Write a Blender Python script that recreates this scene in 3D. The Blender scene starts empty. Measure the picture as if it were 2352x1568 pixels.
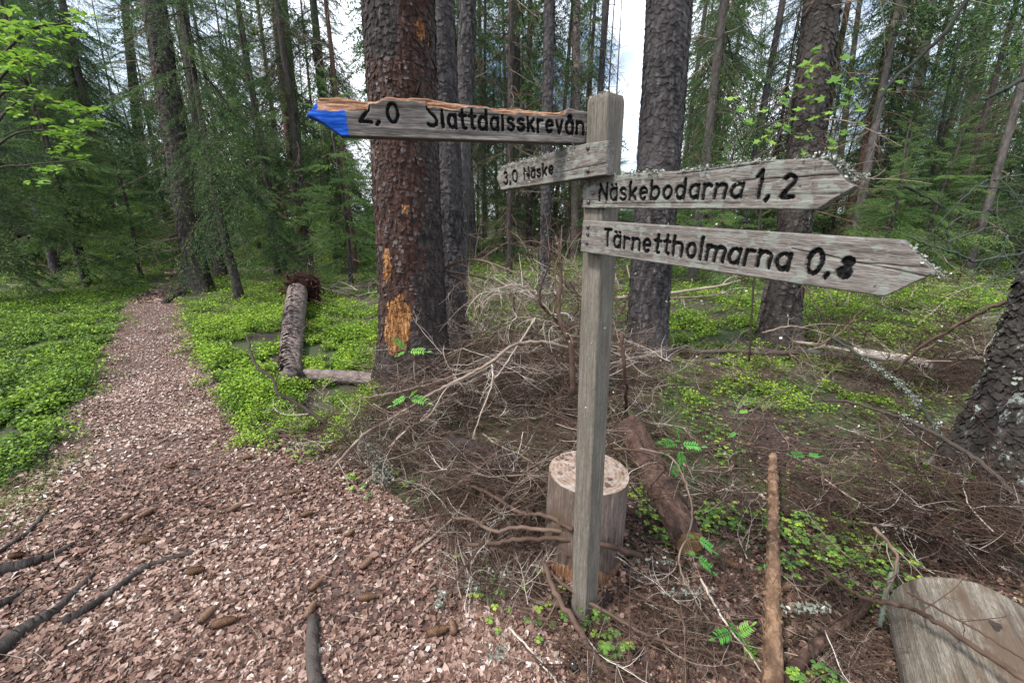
import bpy, math, random
import numpy as np
from mathutils import Vector

# ------------------------------------------------------------------ camera
SC = bpy.context.scene
COL = SC.collection
F = 940.0            # focal length in units of a 2352 px wide picture
PITCH = math.atan(279.0 / F)
SP, CP = math.sin(PITCH), math.cos(PITCH)
H = 1.55
cam_d = bpy.data.cameras.new("camera")
cam = bpy.data.objects.new("camera", cam_d)
COL.objects.link(cam)
cam.location = (0, 0, H)
cam.rotation_euler = (math.pi / 2 - PITCH, 0, 0)
cam_d.sensor_width = 36.0
cam_d.lens = 36.0 * F / 2352.0
cam_d.clip_start = 0.05
cam_d.clip_end = 1500
SC.camera = cam

# ------------------------------------------------------------------ sky + sun
SUN_EL, SUN_AZ = math.radians(56), math.radians(-118)   # azimuth from +Y, clockwise
world = bpy.data.worlds.new("World")
SC.world = world
world.use_nodes = True
wt = world.node_tree
wt.nodes.clear()
wo = wt.nodes.new("ShaderNodeOutputWorld")
bg = wt.nodes.new("ShaderNodeBackground")
sky = wt.nodes.new("ShaderNodeTexSky")
sky.sky_type = 'NISHITA'
sky.sun_disc = False
sky.sun_elevation = SUN_EL
sky.sun_rotation = SUN_AZ
sky.air_density = 1.0
sky.dust_density = 1.6
wtc = wt.nodes.new("ShaderNodeTexCoord")
wn = wt.nodes.new("ShaderNodeTexNoise")
wn.inputs["Scale"].default_value = 2.6
wn.inputs["Detail"].default_value = 6
wr = wt.nodes.new("ShaderNodeValToRGB")
wr.color_ramp.elements[0].position = 0.40
wr.color_ramp.elements[1].position = 0.58
wm = wt.nodes.new("ShaderNodeMix")
wm.data_type = 'RGBA'
wm.inputs[7].default_value = (14.0, 14.8, 16.0, 1)
wt.links.new(wtc.outputs["Generated"], wn.inputs["Vector"])
wt.links.new(wn.outputs["Fac"], wr.inputs["Fac"])
wt.links.new(wr.outputs["Color"], wm.inputs["Factor"])
wt.links.new(sky.outputs["Color"], wm.inputs[6])
wt.links.new(wm.outputs[2], bg.inputs["Color"])
bg.inputs["Strength"].default_value = 0.115
wt.links.new(bg.outputs["Background"], wo.inputs["Surface"])
sun_d = bpy.data.lights.new("sun", 'SUN')
sun_d.energy = 3.6
sun_d.angle = math.radians(9)
sun_d.color = (1.0, 0.95, 0.87)
sun = bpy.data.objects.new("sun", sun_d)
COL.objects.link(sun)
sdir = Vector((math.sin(SUN_AZ) * math.cos(SUN_EL), math.cos(SUN_AZ) * math.cos(SUN_EL), math.sin(SUN_EL)))
sun.rotation_euler = sdir.to_track_quat('Z', 'Y').to_euler()
SC.view_settings.view_transform = 'Standard'
SC.view_settings.look = 'None'
SC.view_settings.gamma = 1
SC.view_settings.exposure = 0.85
cy = SC.cycles
cy.use_denoising = True
try:
    cy.denoiser = 'OPENIMAGEDENOISE'
    cy.denoising_input_passes = 'RGB_ALBEDO_NORMAL'
except Exception:
    pass
cy.max_bounces = 6
cy.diffuse_bounces = 4
cy.glossy_bounces = 2
cy.transmission_bounces = 4
cy.caustics_reflective = False
cy.caustics_refractive = False

# ------------------------------------------------------------------ noise
rng = np.random.default_rng(7)

def _h(ix, iy, iz, seed=0):
    n = (ix.astype(np.int64) * 374761393 + iy.astype(np.int64) * 668265263 + iz.astype(np.int64) * 2147483647 + seed * 1274126177) & 0xFFFFFFFF
    n = ((n ^ (n >> 13)) * 1274126177) & 0xFFFFFFFF
    n = ((n ^ (n >> 16)) * 2246822519) & 0xFFFFFFFF
    return ((n ^ (n >> 15)) & 0xFFFFFF) / float(0xFFFFFF)

def vnoise(p, seed=0):
    p = np.asarray(p, float)
    i = np.floor(p).astype(np.int64)
    f = p - i
    f = f * f * (3 - 2 * f)
    r = 0
    for dx in (0, 1):
        for dy in (0, 1):
            for dz in (0, 1):
                w = (f[..., 0] if dx else 1 - f[..., 0]) * (f[..., 1] if dy else 1 - f[..., 1]) * (f[..., 2] if dz else 1 - f[..., 2])
                r = r + w * _h(i[..., 0] + dx, i[..., 1] + dy, i[..., 2] + dz, seed)
    return r

def fbm(p, oct=4, seed=0):
    p = np.asarray(p, float)
    a, s, t = 0.5, 0, 0
    for k in range(oct):
        s = s + a * vnoise(p * 2 ** k, seed + k)
        t += a
        a *= .5
    return s / t

def n2(x, y, sc, oct=3, seed=0):
    x = np.asarray(x, float)
    return fbm(np.stack([x / sc, np.asarray(y, float) / sc, np.full(x.shape, .37)], -1), oct, seed)

def gz(x, y):
    x = np.asarray(x, float)
    y = np.asarray(y, float)
    d = np.sqrt(x * x + y * y)
    z = (n2(x, y, .5, 3, 1) - .5) * .05 + (n2(x, y, 1.7, 2, 5) - .5) * .06
    far = np.clip((d - 9) / 25, 0, 1)
    z = z + far * (n2(x, y, 7, 3, 9) - .42) * 1.1
    return z

# ------------------------------------------------------------------ picture <-> world
def ray(px, py):
    cx = (np.asarray(px, float) - 1176) / F
    c = (784 - np.asarray(py, float)) / F
    return cx, CP + c * SP, -SP + c * CP

def PZ(px, py, z=0.0):
    """point at height z seen at that place of the photograph"""
    dx, dy, dz = ray(px, py)
    t = (z - H) / dz
    return np.stack([dx * t, dy * t, np.zeros_like(dx * t) + z], -1)

def PY(px, py, y):
    dx, dy, dz = ray(px, py)
    t = y / dy
    return np.stack([dx * t, np.zeros_like(dx * t) + y, H + dz * t], -1)

def proj(p):
    p = np.asarray(p, float)
    x, y, z = p[..., 0], p[..., 1], p[..., 2] - H
    dep = y * CP - z * SP
    up = y * SP + z * CP
    dep = np.where(dep > .05, dep, .05)
    return 1176 + F * x / dep, 784 - F * up / dep

def inpoly(px, py, poly):
    px = np.asarray(px, float); py = np.asarray(py, float)
    r = np.zeros(px.shape, bool)
    n = len(poly)
    for i in range(n):
        x1, y1 = poly[i]; x2, y2 = poly[(i + 1) % n]
        c = ((y1 > py) != (y2 > py))
        xx = (x2 - x1) * (py - y1) / ((y2 - y1) if y2 != y1 else 1e-9) + x1
        r ^= c & (px < xx)
    return r

def sample_px(poly, n, rg):
    a = np.array(poly, float)
    lo, hi = a.min(0), a.max(0)
    out = []
    tot = 0
    while tot < n:
        p = rg.uniform(lo, hi, (n * 2, 2))
        p = p[inpoly(p[:, 0], p[:, 1], poly)]
        out.append(p); tot += len(p)
    p = np.concatenate(out)[:n]
    g = PZ(p[:, 0], p[:, 1], 0.0)
    g[:, 2] = gz(g[:, 0], g[:, 1])
    return g

# ------------------------------------------------------------------ mesh accumulator
class M:
    def __init__(s):
        s.v = []; s.f = []; s.n = 0; s.t = []; s.t2 = []

    def add(s, v, f, t=0.5, t2=0.0):
        v = np.asarray(v, float).reshape(-1, 3)
        k = len(v)
        for ff in (f if isinstance(f, list) else [f]):
            ff = np.asarray(ff, np.int64)
            if len(ff):
                s.f.append(ff + s.n)
        s.v.append(v)
        s.t.append(np.broadcast_to(np.asarray(t, float), (k,)))
        s.t2.append(np.broadcast_to(np.asarray(t2, float), (k,)))
        s.n += k
        return s

    def merge(s, o):
        s.add(np.concatenate(o.v), [x for x in o.f], np.concatenate(o.t), np.concatenate(o.t2))

    def mesh(s, name, mat, smooth=True):
        me = bpy.data.meshes.new(name)
        v = np.concatenate(s.v)
        cnt = np.concatenate([np.full(len(f), f.shape[1]) for f in s.f])
        idx = np.concatenate([f.ravel() for f in s.f])
        me.vertices.add(len(v))
        me.vertices.foreach_set("co", v.astype(np.float32).ravel())
        me.loops.add(len(idx))
        me.loops.foreach_set("vertex_index", idx.astype(np.int32))
        me.polygons.add(len(cnt))
        st = np.zeros(len(cnt), np.int32)
        st[1:] = np.cumsum(cnt)[:-1]
        me.polygons.foreach_set("loop_start", st)
        me.polygons.foreach_set("loop_total", cnt.astype(np.int32))
        me.polygons.foreach_set("use_smooth", np.full(len(cnt), smooth))
        for nm, a in (("tint", s.t), ("tint2", s.t2)):
            at = me.attributes.new(nm, 'FLOAT', 'POINT')
            at.data.foreach_set("value", np.concatenate(a).astype(np.float32))
        me.update(calc_edges=True)
        me.materials.append(mat)
        return me

    def build(s, name, mat, parent=None, smooth=True):
        o = bpy.data.objects.new(name, s.mesh(name, mat, smooth))
        COL.objects.link(o)
        if parent is not None:
            o.parent = parent
        return o

def tag(o, label=None, cat=None, group=None, kind=None):
    if label: o['label'] = label
    if cat: o['category'] = cat
    if group: o['group'] = group
    if kind: o['kind'] = kind
    return o

def empty(name, loc=(0, 0, 0), label=None, cat=None, group=None):
    o = bpy.data.objects.new(name, None)
    o.empty_display_size = .1
    COL.objects.link(o)
    o.location = loc
    tag(o, label, cat, group)
    return o

def smooth_path(pts, k=6):
    """Catmull-Rom through the points"""
    P = np.asarray(pts, float)
    if len(P) < 3:
        t = np.linspace(0, 1, k * 2)[:, None]
        return P[0] * (1 - t) + P[-1] * t
    Q = np.vstack([2 * P[0] - P[1], P, 2 * P[-1] - P[-2]])
    out = []
    for i in range(1, len(Q) - 2):
        for t in np.linspace(0, 1, k, endpoint=False):
            a, b, c, d = Q[i - 1], Q[i], Q[i + 1], Q[i + 2]
            out.append(.5 * ((2 * b) + (c - a) * t + (2 * a - 5 * b + 4 * c - d) * t * t + (-a + 3 * b - 3 * c + d) * t ** 3))
    out.append(P[-1])
    return np.array(out)

def tube(m, pts, rad, sides=6, t=0.5, t2=0.0, caps=True, rough=0.0, seed=0):
    P = np.asarray(pts, float)
    n = len(P)
    R = np.broadcast_to(np.asarray(rad, float), (n,))
    T = np.gradient(P, axis=0)
    T /= np.linalg.norm(T, axis=1)[:, None] + 1e-12
    ref = np.array([0, 0, 1.0]) if abs(T[:, 2]).mean() < .8 else np.array([0, 1.0, 0])
    A = np.cross(T, ref); A /= np.linalg.norm(A, axis=1)[:, None] + 1e-12
    B = np.cross(A, T)
    a = np.arange(sides) * 2 * np.pi / sides
    rr = R[:, None] * np.ones(sides)
    if rough:
        pp = np.stack([np.cos(a)[None] * 1.3 + np.zeros((n, 1)), np.sin(a)[None] * 1.3 + np.zeros((n, 1)), (np.arange(n) * .45)[:, None] + np.zeros((1, sides))], -1)
        rr = rr * (1 + rough * (fbm(pp * 1.5, 3, seed) - .5) * 2)
    V = P[:, None] + rr[..., None] * (A[:, None] * np.cos(a)[None, :, None] + B[:, None] * np.sin(a)[None, :, None])
    V = V.reshape(-1, 3)
    i = np.arange(n - 1)[:, None] * sides
    j = np.arange(sides)[None]
    j2 = (j + 1) % sides
    q = np.stack([i + j, i + j2, i + sides + j2, i + sides + j], -1).reshape(-1, 4)
    fs = [q]
    if caps:
        V = np.vstack([V, P[0], P[-1]])
        c0, c1 = n * sides, n * sides + 1
        jj = np.arange(sides); jn = (jj + 1) % sides
        fs.append(np.stack([jn, jj, np.full(sides, c0)], -1))
        fs.append(np.stack([(n - 1) * sides + jj, (n - 1) * sides + jn, np.full(sides, c1)], -1))
    tt = np.asarray(t, float)
    if tt.ndim == 1 and len(tt) == n:
        tt = np.repeat(tt, sides)
        if caps: tt = np.concatenate([tt, [tt[0], tt[-1]]])
    m.add(V, fs, tt, t2)

# ------------------------------------------------------------------ materials
def new_mat(name):
    m = bpy.data.materials.new(name)
    m.use_nodes = True
    nt = m.node_tree
    return m, nt, nt.nodes["Principled BSDF"]

def N(nt, kind, **kw):
    n = nt.nodes.new(kind)
    for k, v in kw.items():
        if k.startswith("i_"):
            n.inputs[k[2:].replace("_", " ")].default_value = v
        else:
            setattr(n, k, v)
    return n

def ramp(nt, fac, stops, interp='LINEAR'):
    r = nt.nodes.new("ShaderNodeValToRGB")
    r.color_ramp.interpolation = interp
    e = r.color_ramp.elements
    while len(e) > 1: e.remove(e[0])
    e[0].position = stops[0][0]; e[0].color = (*stops[0][1], 1)
    for p, c in stops[1:]:
        x = e.new(p); x.color = (*c, 1)
    nt.links.new(fac, r.inputs["Fac"])
    return r.outputs["Color"]

def mix(nt, fac, a, b, mode='MIX'):
    m = nt.nodes.new("ShaderNodeMix")
    m.data_type = 'RGBA'; m.blend_type = mode
    for s, x in ((0, fac), (6, a), (7, b)):
        if hasattr(x, "links"): nt.links.new(x, m.inputs[s])
        elif s == 0: m.inputs[0].default_value = x
        else: m.inputs[s].default_value = (*x, 1)
    return m.outputs[2]

def coords(nt, scale=(1, 1, 1), rot=(0, 0, 0)):
    tc = nt.nodes.new("ShaderNodeTexCoord")
    mp = nt.nodes.new("ShaderNodeMapping")
    mp.inputs["Scale"].default_value = scale
    mp.inputs["Rotation"].default_value = rot
    nt.links.new(tc.outputs["Object"], mp.inputs["Vector"])
    return mp.outputs["Vector"]

def noise(nt, vec, scale, detail=4, rough=.55, dist=0.0):
    n = nt.nodes.new("ShaderNodeTexNoise")
    n.inputs["Scale"].default_value = scale
    n.inputs["Detail"].default_value = detail
    n.inputs["Roughness"].default_value = rough
    n.inputs["Distortion"].default_value = dist
    nt.links.new(vec, n.inputs["Vector"])
    return n.outputs["Fac"]

def voro(nt, vec, scale, feature='F1', out="Distance"):
    n = nt.nodes.new("ShaderNodeTexVoronoi")
    n.feature = feature
    n.inputs["Scale"].default_value = scale
    nt.links.new(vec, n.inputs["Vector"])
    return n.outputs[out]

def bump(nt, bs, hgt, strength=.5, dist=.01, prev=None):
    b = nt.nodes.new("ShaderNodeBump")
    b.inputs["Strength"].default_value = strength
    b.inputs["Distance"].default_value = dist
    nt.links.new(hgt, b.inputs["Height"])
    if prev is not None: nt.links.new(prev, b.inputs["Normal"])
    nt.links.new(b.outputs["Normal"], bs.inputs["Normal"])
    return b.outputs["Normal"]

def attr(nt, name):
    a = nt.nodes.new("ShaderNodeAttribute"); a.attribute_name = name
    return a.outputs["Fac"]

def leaf_mat(name, stops, rough=.55, transl=.3, spec=.25, var=0.0):
    m, nt, bs = new_mat(name)
    c = ramp(nt, attr(nt, "tint"), stops)
    if var:
        oi = nt.nodes.new("ShaderNodeObjectInfo")
        hs = nt.nodes.new("ShaderNodeHueSaturation")
        mr = nt.nodes.new("ShaderNodeMapRange")
        mr.inputs["To Min"].default_value = 1 - var
        mr.inputs["To Max"].default_value = 1 + var
        nt.links.new(oi.outputs["Random"], mr.inputs["Value"])
        nt.links.new(mr.outputs["Result"], hs.inputs["Value"])
        nt.links.new(c, hs.inputs["Color"])
        c = hs.outputs["Color"]
    nt.links.new(c, bs.inputs["Base Color"])
    bs.inputs["Roughness"].default_value = rough
    bs.inputs["Specular IOR Level"].default_value = spec
    if transl:
        tr = nt.nodes.new("ShaderNodeBsdfTranslucent")
        nt.links.new(c, tr.inputs["Color"])
        ms = nt.nodes.new("ShaderNodeMixShader")
        ms.inputs[0].default_value = transl
        out = nt.nodes["Material Output"]
        nt.links.new(bs.outputs[0], ms.inputs[1])
        nt.links.new(tr.outputs[0], ms.inputs[2])
        nt.links.new(ms.outputs[0], out.inputs["Surface"])
    return m

MT = {}
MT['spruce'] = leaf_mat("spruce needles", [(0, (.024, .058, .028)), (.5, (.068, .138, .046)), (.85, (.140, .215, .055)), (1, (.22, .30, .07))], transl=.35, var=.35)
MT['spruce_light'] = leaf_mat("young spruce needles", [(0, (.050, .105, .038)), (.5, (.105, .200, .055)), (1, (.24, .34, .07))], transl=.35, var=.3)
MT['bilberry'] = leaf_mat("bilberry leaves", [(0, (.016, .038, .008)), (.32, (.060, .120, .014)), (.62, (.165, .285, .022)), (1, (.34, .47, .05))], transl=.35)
MT['fresh'] = leaf_mat("fresh broad leaves", [(0, (.07, .17, .022)), (.5, (.13, .26, .028)), (1, (.24, .37, .055))], transl=.45, spec=.4)
MT['seedling'] = leaf_mat("seedling leaves", [(0, (.04, .20, .035)), (.5, (.08, .29, .05)), (1, (.19, .40, .06))], transl=.4, spec=.4)
MT['sorrel'] = leaf_mat("wood sorrel leaves", [(0, (.03, .085, .035)), (.5, (.10, .20, .04)), (1, (.32, .44, .06))], transl=.3)
MT['moss'] = leaf_mat("moss", [(0, (.026, .050, .010)), (.5, (.080, .120, .020)), (1, (.17, .22, .035))], transl=.2)
MT['litter'] = leaf_mat("dry leaves", [(0, (.028, .015, .012)), (.25, (.085, .043, .031)), (.45, (.160, .090, .067)), (.65, (.245, .158, .125)), (.85, (.33, .24, .20)), (1, (.50, .44, .41))], rough=.6, transl=.1, spec=.35)
MT['twig'] = leaf_mat("dead twigs", [(0, (.014, .008, .006)), (.30, (.050, .029, .021)), (.6, (.115, .078, .058)), (.85, (.27, .22, .18)), (1, (.44, .40, .36))], rough=.75, transl=0, spec=.2)
MT['lichen'] = leaf_mat("grey lichen", [(0, (.09, .10, .08)), (.6, (.22, .235, .20)), (1, (.42, .44, .39))], rough=.9, transl=.15, spec=.1)
MT['darktwig'] = leaf_mat("spruce twigs", [(0, (.018, .014, .012)), (.6, (.06, .047, .04)), (1, (.18, .16, .14))], rough=.85, transl=0, spec=.15)
MT['lichenbranch'] = leaf_mat("lichen covered branch", [(0, (.018, .018, .015)), (.5, (.045, .058, .046)), (1, (.15, .19, .15))], rough=.85, transl=0, spec=.15)

def bark_mat(name, dark, mid, light, sc=14, patch=None, stretch=.45, lich=0.0, bumpd=.02):
    m, nt, bs = new_mat(name)
    v = coords(nt, (1, 1, stretch))
    vd = voro(nt, v, sc)
    n1 = noise(nt, v, sc * 1.6, 5, .65, .6)
    n0 = noise(nt, v, 2.2, 3)
    c = ramp(nt, n1, [(.30, dark), (.52, mid), (.72, light)])
    c = mix(nt, ramp(nt, vd, [(.25, (0, 0, 0)), (.75, (1, 1, 1))]), c, dark)
    c = mix(nt, ramp(nt, n0, [(.4, (0, 0, 0)), (.7, (1, 1, 1))]), c, tuple(x * 1.35 for x in mid))
    t = attr(nt, "tint")
    c = mix(nt, ramp(nt, t, [(0, (.55, .55, .55)), (.5, (1, 1, 1)), (1, (1.0, 1.0, 1.0))]), (0, 0, 0), c, 'MIX')
    if lich:
        ln = noise(nt, v, 9, 4, .7)
        c = mix(nt, ramp(nt, ln, [(.62 - lich * .2, (0, 0, 0)), (.68 - lich * .2, (1, 1, 1))]), c, (.26, .29, .27))
    if patch:
        n3 = noise(nt, coords(nt, (1, 1, .18)), 40, 5, .7)
        pc = ramp(nt, n3, [(.34, (.035, .012, .006)), (.48, (.15, .060, .018)), (.62, (.34, .185, .07))])
        c = mix(nt, ramp(nt, attr(nt, "tint2"), [(.45, (0, 0, 0)), (.62, (1, 1, 1))]), c, pc)
        # reddish shed bark where tint2 is low but positive
        red = ramp(nt, noise(nt, v, 26, 4, .7), [(.3, (.009, .004, .003)), (.5, (.032, .014, .010)), (.70, (.078, .042, .034))])
        gf = ramp(nt, t, [(.80, (0, 0, 0)), (.86, (1, 1, 1))])
        red = mix(nt, gf, red, (.085, .070, .066))
        c = mix(nt, ramp(nt, attr(nt, "tint2"), [(.05, (0, 0, 0)), (.2, (1, 1, 1)), (.45, (1, 1, 1)), (.55, (0, 0, 0))]), c, red)
    nt.links.new(c, bs.inputs["Base Color"])
    bs.inputs["Roughness"].default_value = .85
    bs.inputs["Specular IOR Level"].default_value = .25
    a = nt.nodes.new("ShaderNodeMath"); a.operation = 'SUBTRACT'
    nt.links.new(n1, a.inputs[0]); nt.links.new(vd, a.inputs[1])
    bump(nt, bs, a.outputs[0], .9, bumpd)
    return m

MT['bark'] = bark_mat('grey brown spruce bark', (.014, .011, .010), (.048, .040, .036), (.125, .11, .10), 16)
MT['bark_grey'] = bark_mat('grey spruce bark', (.015, .013, .014), (.055, .049, .050), (.15, .135, .14), 20)
MT['bark_big'] = bark_mat('peeling spruce bark', (.010, .008, .007), (.038, .030, .028), (.12, .105, .10), 22, patch=True)
MT['bark_lichen'] = bark_mat('lichen spotted bark', (.012, .010, .009), (.042, .035, .031), (.10, .09, .08), 14, lich=.15)
MT['bark_red'] = bark_mat('reddish brown bark', (.025, .014, .011), (.085, .050, .038), (.18, .12, .095), 20)
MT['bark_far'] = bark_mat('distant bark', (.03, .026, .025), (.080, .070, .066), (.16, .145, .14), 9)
MT['bark_pale'] = bark_mat('pale flaking bark', (.045, .034, .031), (.165, .13, .12), (.34, .30, .285), 16, stretch=1.6)
MT['bark_pole'] = bark_mat('peeled orange brown bark', (.05, .028, .018), (.19, .115, .070), (.36, .27, .20), 18, stretch=.8)

def wood_mat(name, stops, axis=0, grain=60, lich=0.0, spots=False, raw=False, blue=False, band=None, brown=False):
    """weathered wood, grain along the local axis"""
    m, nt, bs = new_mat(name)
    s = [10, 10, 10]; s[axis] = .6
    v = coords(nt, tuple(s))
    g1 = noise(nt, v, grain / 10, 6, .7, .25)
    s2 = [1, 1, 1]; s2[axis] = .12
    g2 = noise(nt, coords(nt, tuple(s2)), grain * 4, 3, .6)
    n0 = noise(nt, coords(nt), 9, 4, .6)
    a = nt.nodes.new("ShaderNodeMath"); a.operation = 'MULTIPLY_ADD'
    nt.links.new(g2, a.inputs[0]); a.inputs[1].default_value = .45
    b = nt.nodes.new("ShaderNodeMath"); b.operation = 'MULTIPLY'
    nt.links.new(g1, b.inputs[0]); b.inputs[1].default_value = .6
    nt.links.new(b.outputs[0], a.inputs[2])
    c = ramp(nt, a.outputs[0], stops)
    c = mix(nt, ramp(nt, n0, [(.35, (0, 0, 0)), (.75, (.55, .55, .55))]), c, tuple(x * .62 for x in stops[1][1]))
    if lich:
        ln = noise(nt, coords(nt, (.7, 1, 1)), 46, 3, .6)
        c = mix(nt, ramp(nt, ln, [(.56 - lich * .1, (0, 0, 0)), (.62 - lich * .1, (.7, .7, .7))]), c, (.17, .185, .165))
    if brown:
        c = mix(nt, ramp(nt, noise(nt, coords(nt, (1, 1, .35)), 7, 5, .65), [(.50, (0, 0, 0)), (.62, (.85, .85, .85))]), c, (.070, .046, .030))
        c = mix(nt, ramp(nt, noise(nt, coords(nt, (1, 1, .12)), 26, 4, .6), [(.56, (0, 0, 0)), (.68, (.8, .8, .8))]), c, (.035, .028, .022))
    if raw:
        s3 = [6, 6, 6]; s3[axis] = .5
        r = ramp(nt, noise(nt, coords(nt, tuple(s3)), 22, 6, .8), [(.34, (.035, .015, .008)), (.48, (.17, .080, .042)), (.64, (.36, .22, .14))])
        c = mix(nt, ramp(nt, attr(nt, "tint2"), [(.3, (0, 0, 0)), (.5, (1, 1, 1))]), c, r)
    if blue:
        s3 = [3, 8, 8]
        bc = ramp(nt, noise(nt, coords(nt, (10, 60, 60)), 3, 6, .7), [(.30, (.004, .022, .14)), (.5, (.0, .060, .36)), (.72, (.03, .13, .48))])
        c = mix(nt, ramp(nt, attr(nt, "tint"), [(.70, (0, 0, 0)), (.76, (1, 1, 1))]), c, bc)
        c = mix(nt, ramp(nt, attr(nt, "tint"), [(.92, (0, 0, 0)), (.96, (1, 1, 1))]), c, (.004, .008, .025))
    nt.links.new(c, bs.inputs["Base Color"])
    bs.inputs["Roughness"].default_value = .8
    bs.inputs["Specular IOR Level"].default_value = .25
    bump(nt, bs, a.outputs[0], .8, .004)
    return m

WG = [(.38, (.022, .018, .016)), (.50, (.100, .085, .076)), (.62, (.200, .181, .168))]
MT['board'] = wood_mat("weathered grey board", WG, 0, 110, lich=.5)
MT['board_clean'] = wood_mat("weathered smooth board", [(.38, (.036, .030, .027)), (.50, (.112, .096, .087)), (.62, (.205, .187, .175))], 0, 110, lich=.25)
MT['board_raw'] = wood_mat("splintered board", WG, 0, 60, raw=True, blue=True)
MT['post'] = wood_mat("grey brown post", [(.36, (.055, .046, .036)), (.52, (.120, .105, .087)), (.66, (.190, .172, .148))], 2, 110)
MT['stump'] = wood_mat("debarked stump side", [(.36, (.04, .024, .018)), (.52, (.115, .085, .073)), (.68, (.22, .185, .165))], 2, 90, raw=True, brown=True)
MT['greylog'] = wood_mat("grey debarked log", [(.34, (.035, .027, .020)), (.50, (.125, .108, .085)), (.66, (.27, .25, .215))], 2, 130, brown=True)
m, nt, bs = new_mat("black routed paint")
nn = noise(nt, coords(nt), 160, 3)
nt.links.new(ramp(nt, nn, [(.42, (.002, .002, .002)), (.62, (.010, .010, .011)), (.78, (.045, .042, .040))]), bs.inputs["Base Color"])
bs.inputs["Roughness"].default_value = .85
bs.inputs["Specular IOR Level"].default_value = .08
MT['ink'] = m
m, nt, bs = new_mat("cut end grain")
tc = nt.nodes.new("ShaderNodeTexCoord")
wv = N(nt, "ShaderNodeTexWave", wave_type='RINGS', rings_direction='Z')
wv.inputs["Scale"].default_value = 18; wv.inputs["Distortion"].default_value = 3; wv.inputs["Detail Scale"].default_value = 2
nt.links.new(tc.outputs["Object"], wv.inputs["Vector"])
c = ramp(nt, wv.outputs["Fac"], [(0, (.14, .09, .06)), (1, (.21, .155, .12))])
c = mix(nt, ramp(nt, noise(nt, coords(nt), 22, 5, .7), [(.45, (0, 0, 0)), (.62, (1, 1, 1))]), c, (.27, .23, .205))
c = mix(nt, ramp(nt, attr(nt, "tint2"), [(.3, (0, 0, 0)), (.6, (1, 1, 1))]), c, (.17, .095, .035))
nt.links.new(c, bs.inputs["Base Color"]); bs.inputs["Roughness"].default_value = .85
bump(nt, bs, wv.outputs["Fac"], .3, .003)
MT['endgrain'] = m
m, nt, bs = new_mat("metal bolt")
nt.links.new(ramp(nt, noise(nt, coords(nt), 200, 3), [(.4, (.05, .04, .045)), (.7, (.16, .13, .13))]), bs.inputs["Base Color"])
bs.inputs["Metallic"].default_value = .6; bs.inputs["Roughness"].default_value = .5
MT['bolt'] = m
m, nt, bs = new_mat("glossy black")
nt.links.new(ramp(nt, noise(nt, coords(nt), 60, 2), [(.4, (.003, .003, .004)), (.7, (.012, .012, .016))]), bs.inputs["Base Color"])
bs.inputs["Roughness"].default_value = .12
MT['gloss'] = m
MT['cone'] = leaf_mat("spruce cone scales", [(0, (.018, .009, .005)), (.5, (.075, .038, .020)), (1, (.19, .105, .055))], rough=.55, transl=0, spec=.3)
MT['rootplate'] = leaf_mat("root plate soil", [(0, (.010, .005, .004)), (.5, (.038, .016, .012)), (1, (.12, .06, .047))], rough=.9, transl=0, spec=.1)

def ground_mat():
    m, nt, bs = new_mat("forest floor")
    v = coords(nt)
    a = noise(nt, v, 30, 6, .7)
    c = ramp(nt, a, [(.35, (.016, .010, .008)), (.52, (.050, .032, .025)), (.70, (.11, .075, .06))])
    g = noise(nt, v, 1.3, 6, .65)
    gc = ramp(nt, noise(nt, v, 45, 4, .7), [(.3, (.014, .026, .006)), (.7, (.055, .085, .02))])
    c = mix(nt, ramp(nt, g, [(.44, (0, 0, 0)), (.54, (1, 1, 1))]), c, gc)
    nt.links.new(c, bs.inputs["Base Color"])
    bs.inputs["Roughness"].default_value = .95
    bump(nt, bs, a, 1.0, .03)
    return m
MT['ground'] = ground_mat()
m, nt, bs = new_mat("trodden path soil")
v = coords(nt)
a = noise(nt, v, 55, 7, .75)
c = ramp(nt, a, [(.32, (.028, .017, .014)), (.5, (.085, .050, .040)), (.68, (.17, .115, .098))])
c = mix(nt, ramp(nt, noise(nt, v, 1.1, 4), [(.4, (0, 0, 0)), (.65, (.8, .8, .8))]), c, (.065, .036, .028))
nt.links.new(c, bs.inputs["Base Color"]); bs.inputs["Roughness"].default_value = .9
bump(nt, bs, a, 1.0, .012)
MT['path'] = m
# ------------------------------------------------------------------ ground and path
def axis_pts(lo, hi, fine, n):
    t = np.linspace(-1, 1, n)
    s = np.sinh(t * 4.6) / np.sinh(4.6)
    return np.where(s < 0, -s * lo, s * hi)

gx = axis_pts(-320, 320, 0, 420)
ty = np.linspace(0, 1, 420)
gy = -6 + 2.0 * 0 + (np.sinh(ty * 5.2) / np.sinh(5.2)) * 400
gy = np.concatenate([[-60, -25, -12], gy])
X, Y = np.meshgrid(gx, gy)
Z = gz(X, Y)
g = M()
ny, nx = X.shape
i = np.arange(ny - 1)[:, None] * nx + np.arange(nx - 1)[None]
g.add(np.stack([X, Y, Z], -1), np.stack([i, i + 1, i + nx + 1, i + nx], -1).reshape(-1, 4))
tag(g.build("ground", MT['ground']), kind='structure')

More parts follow.
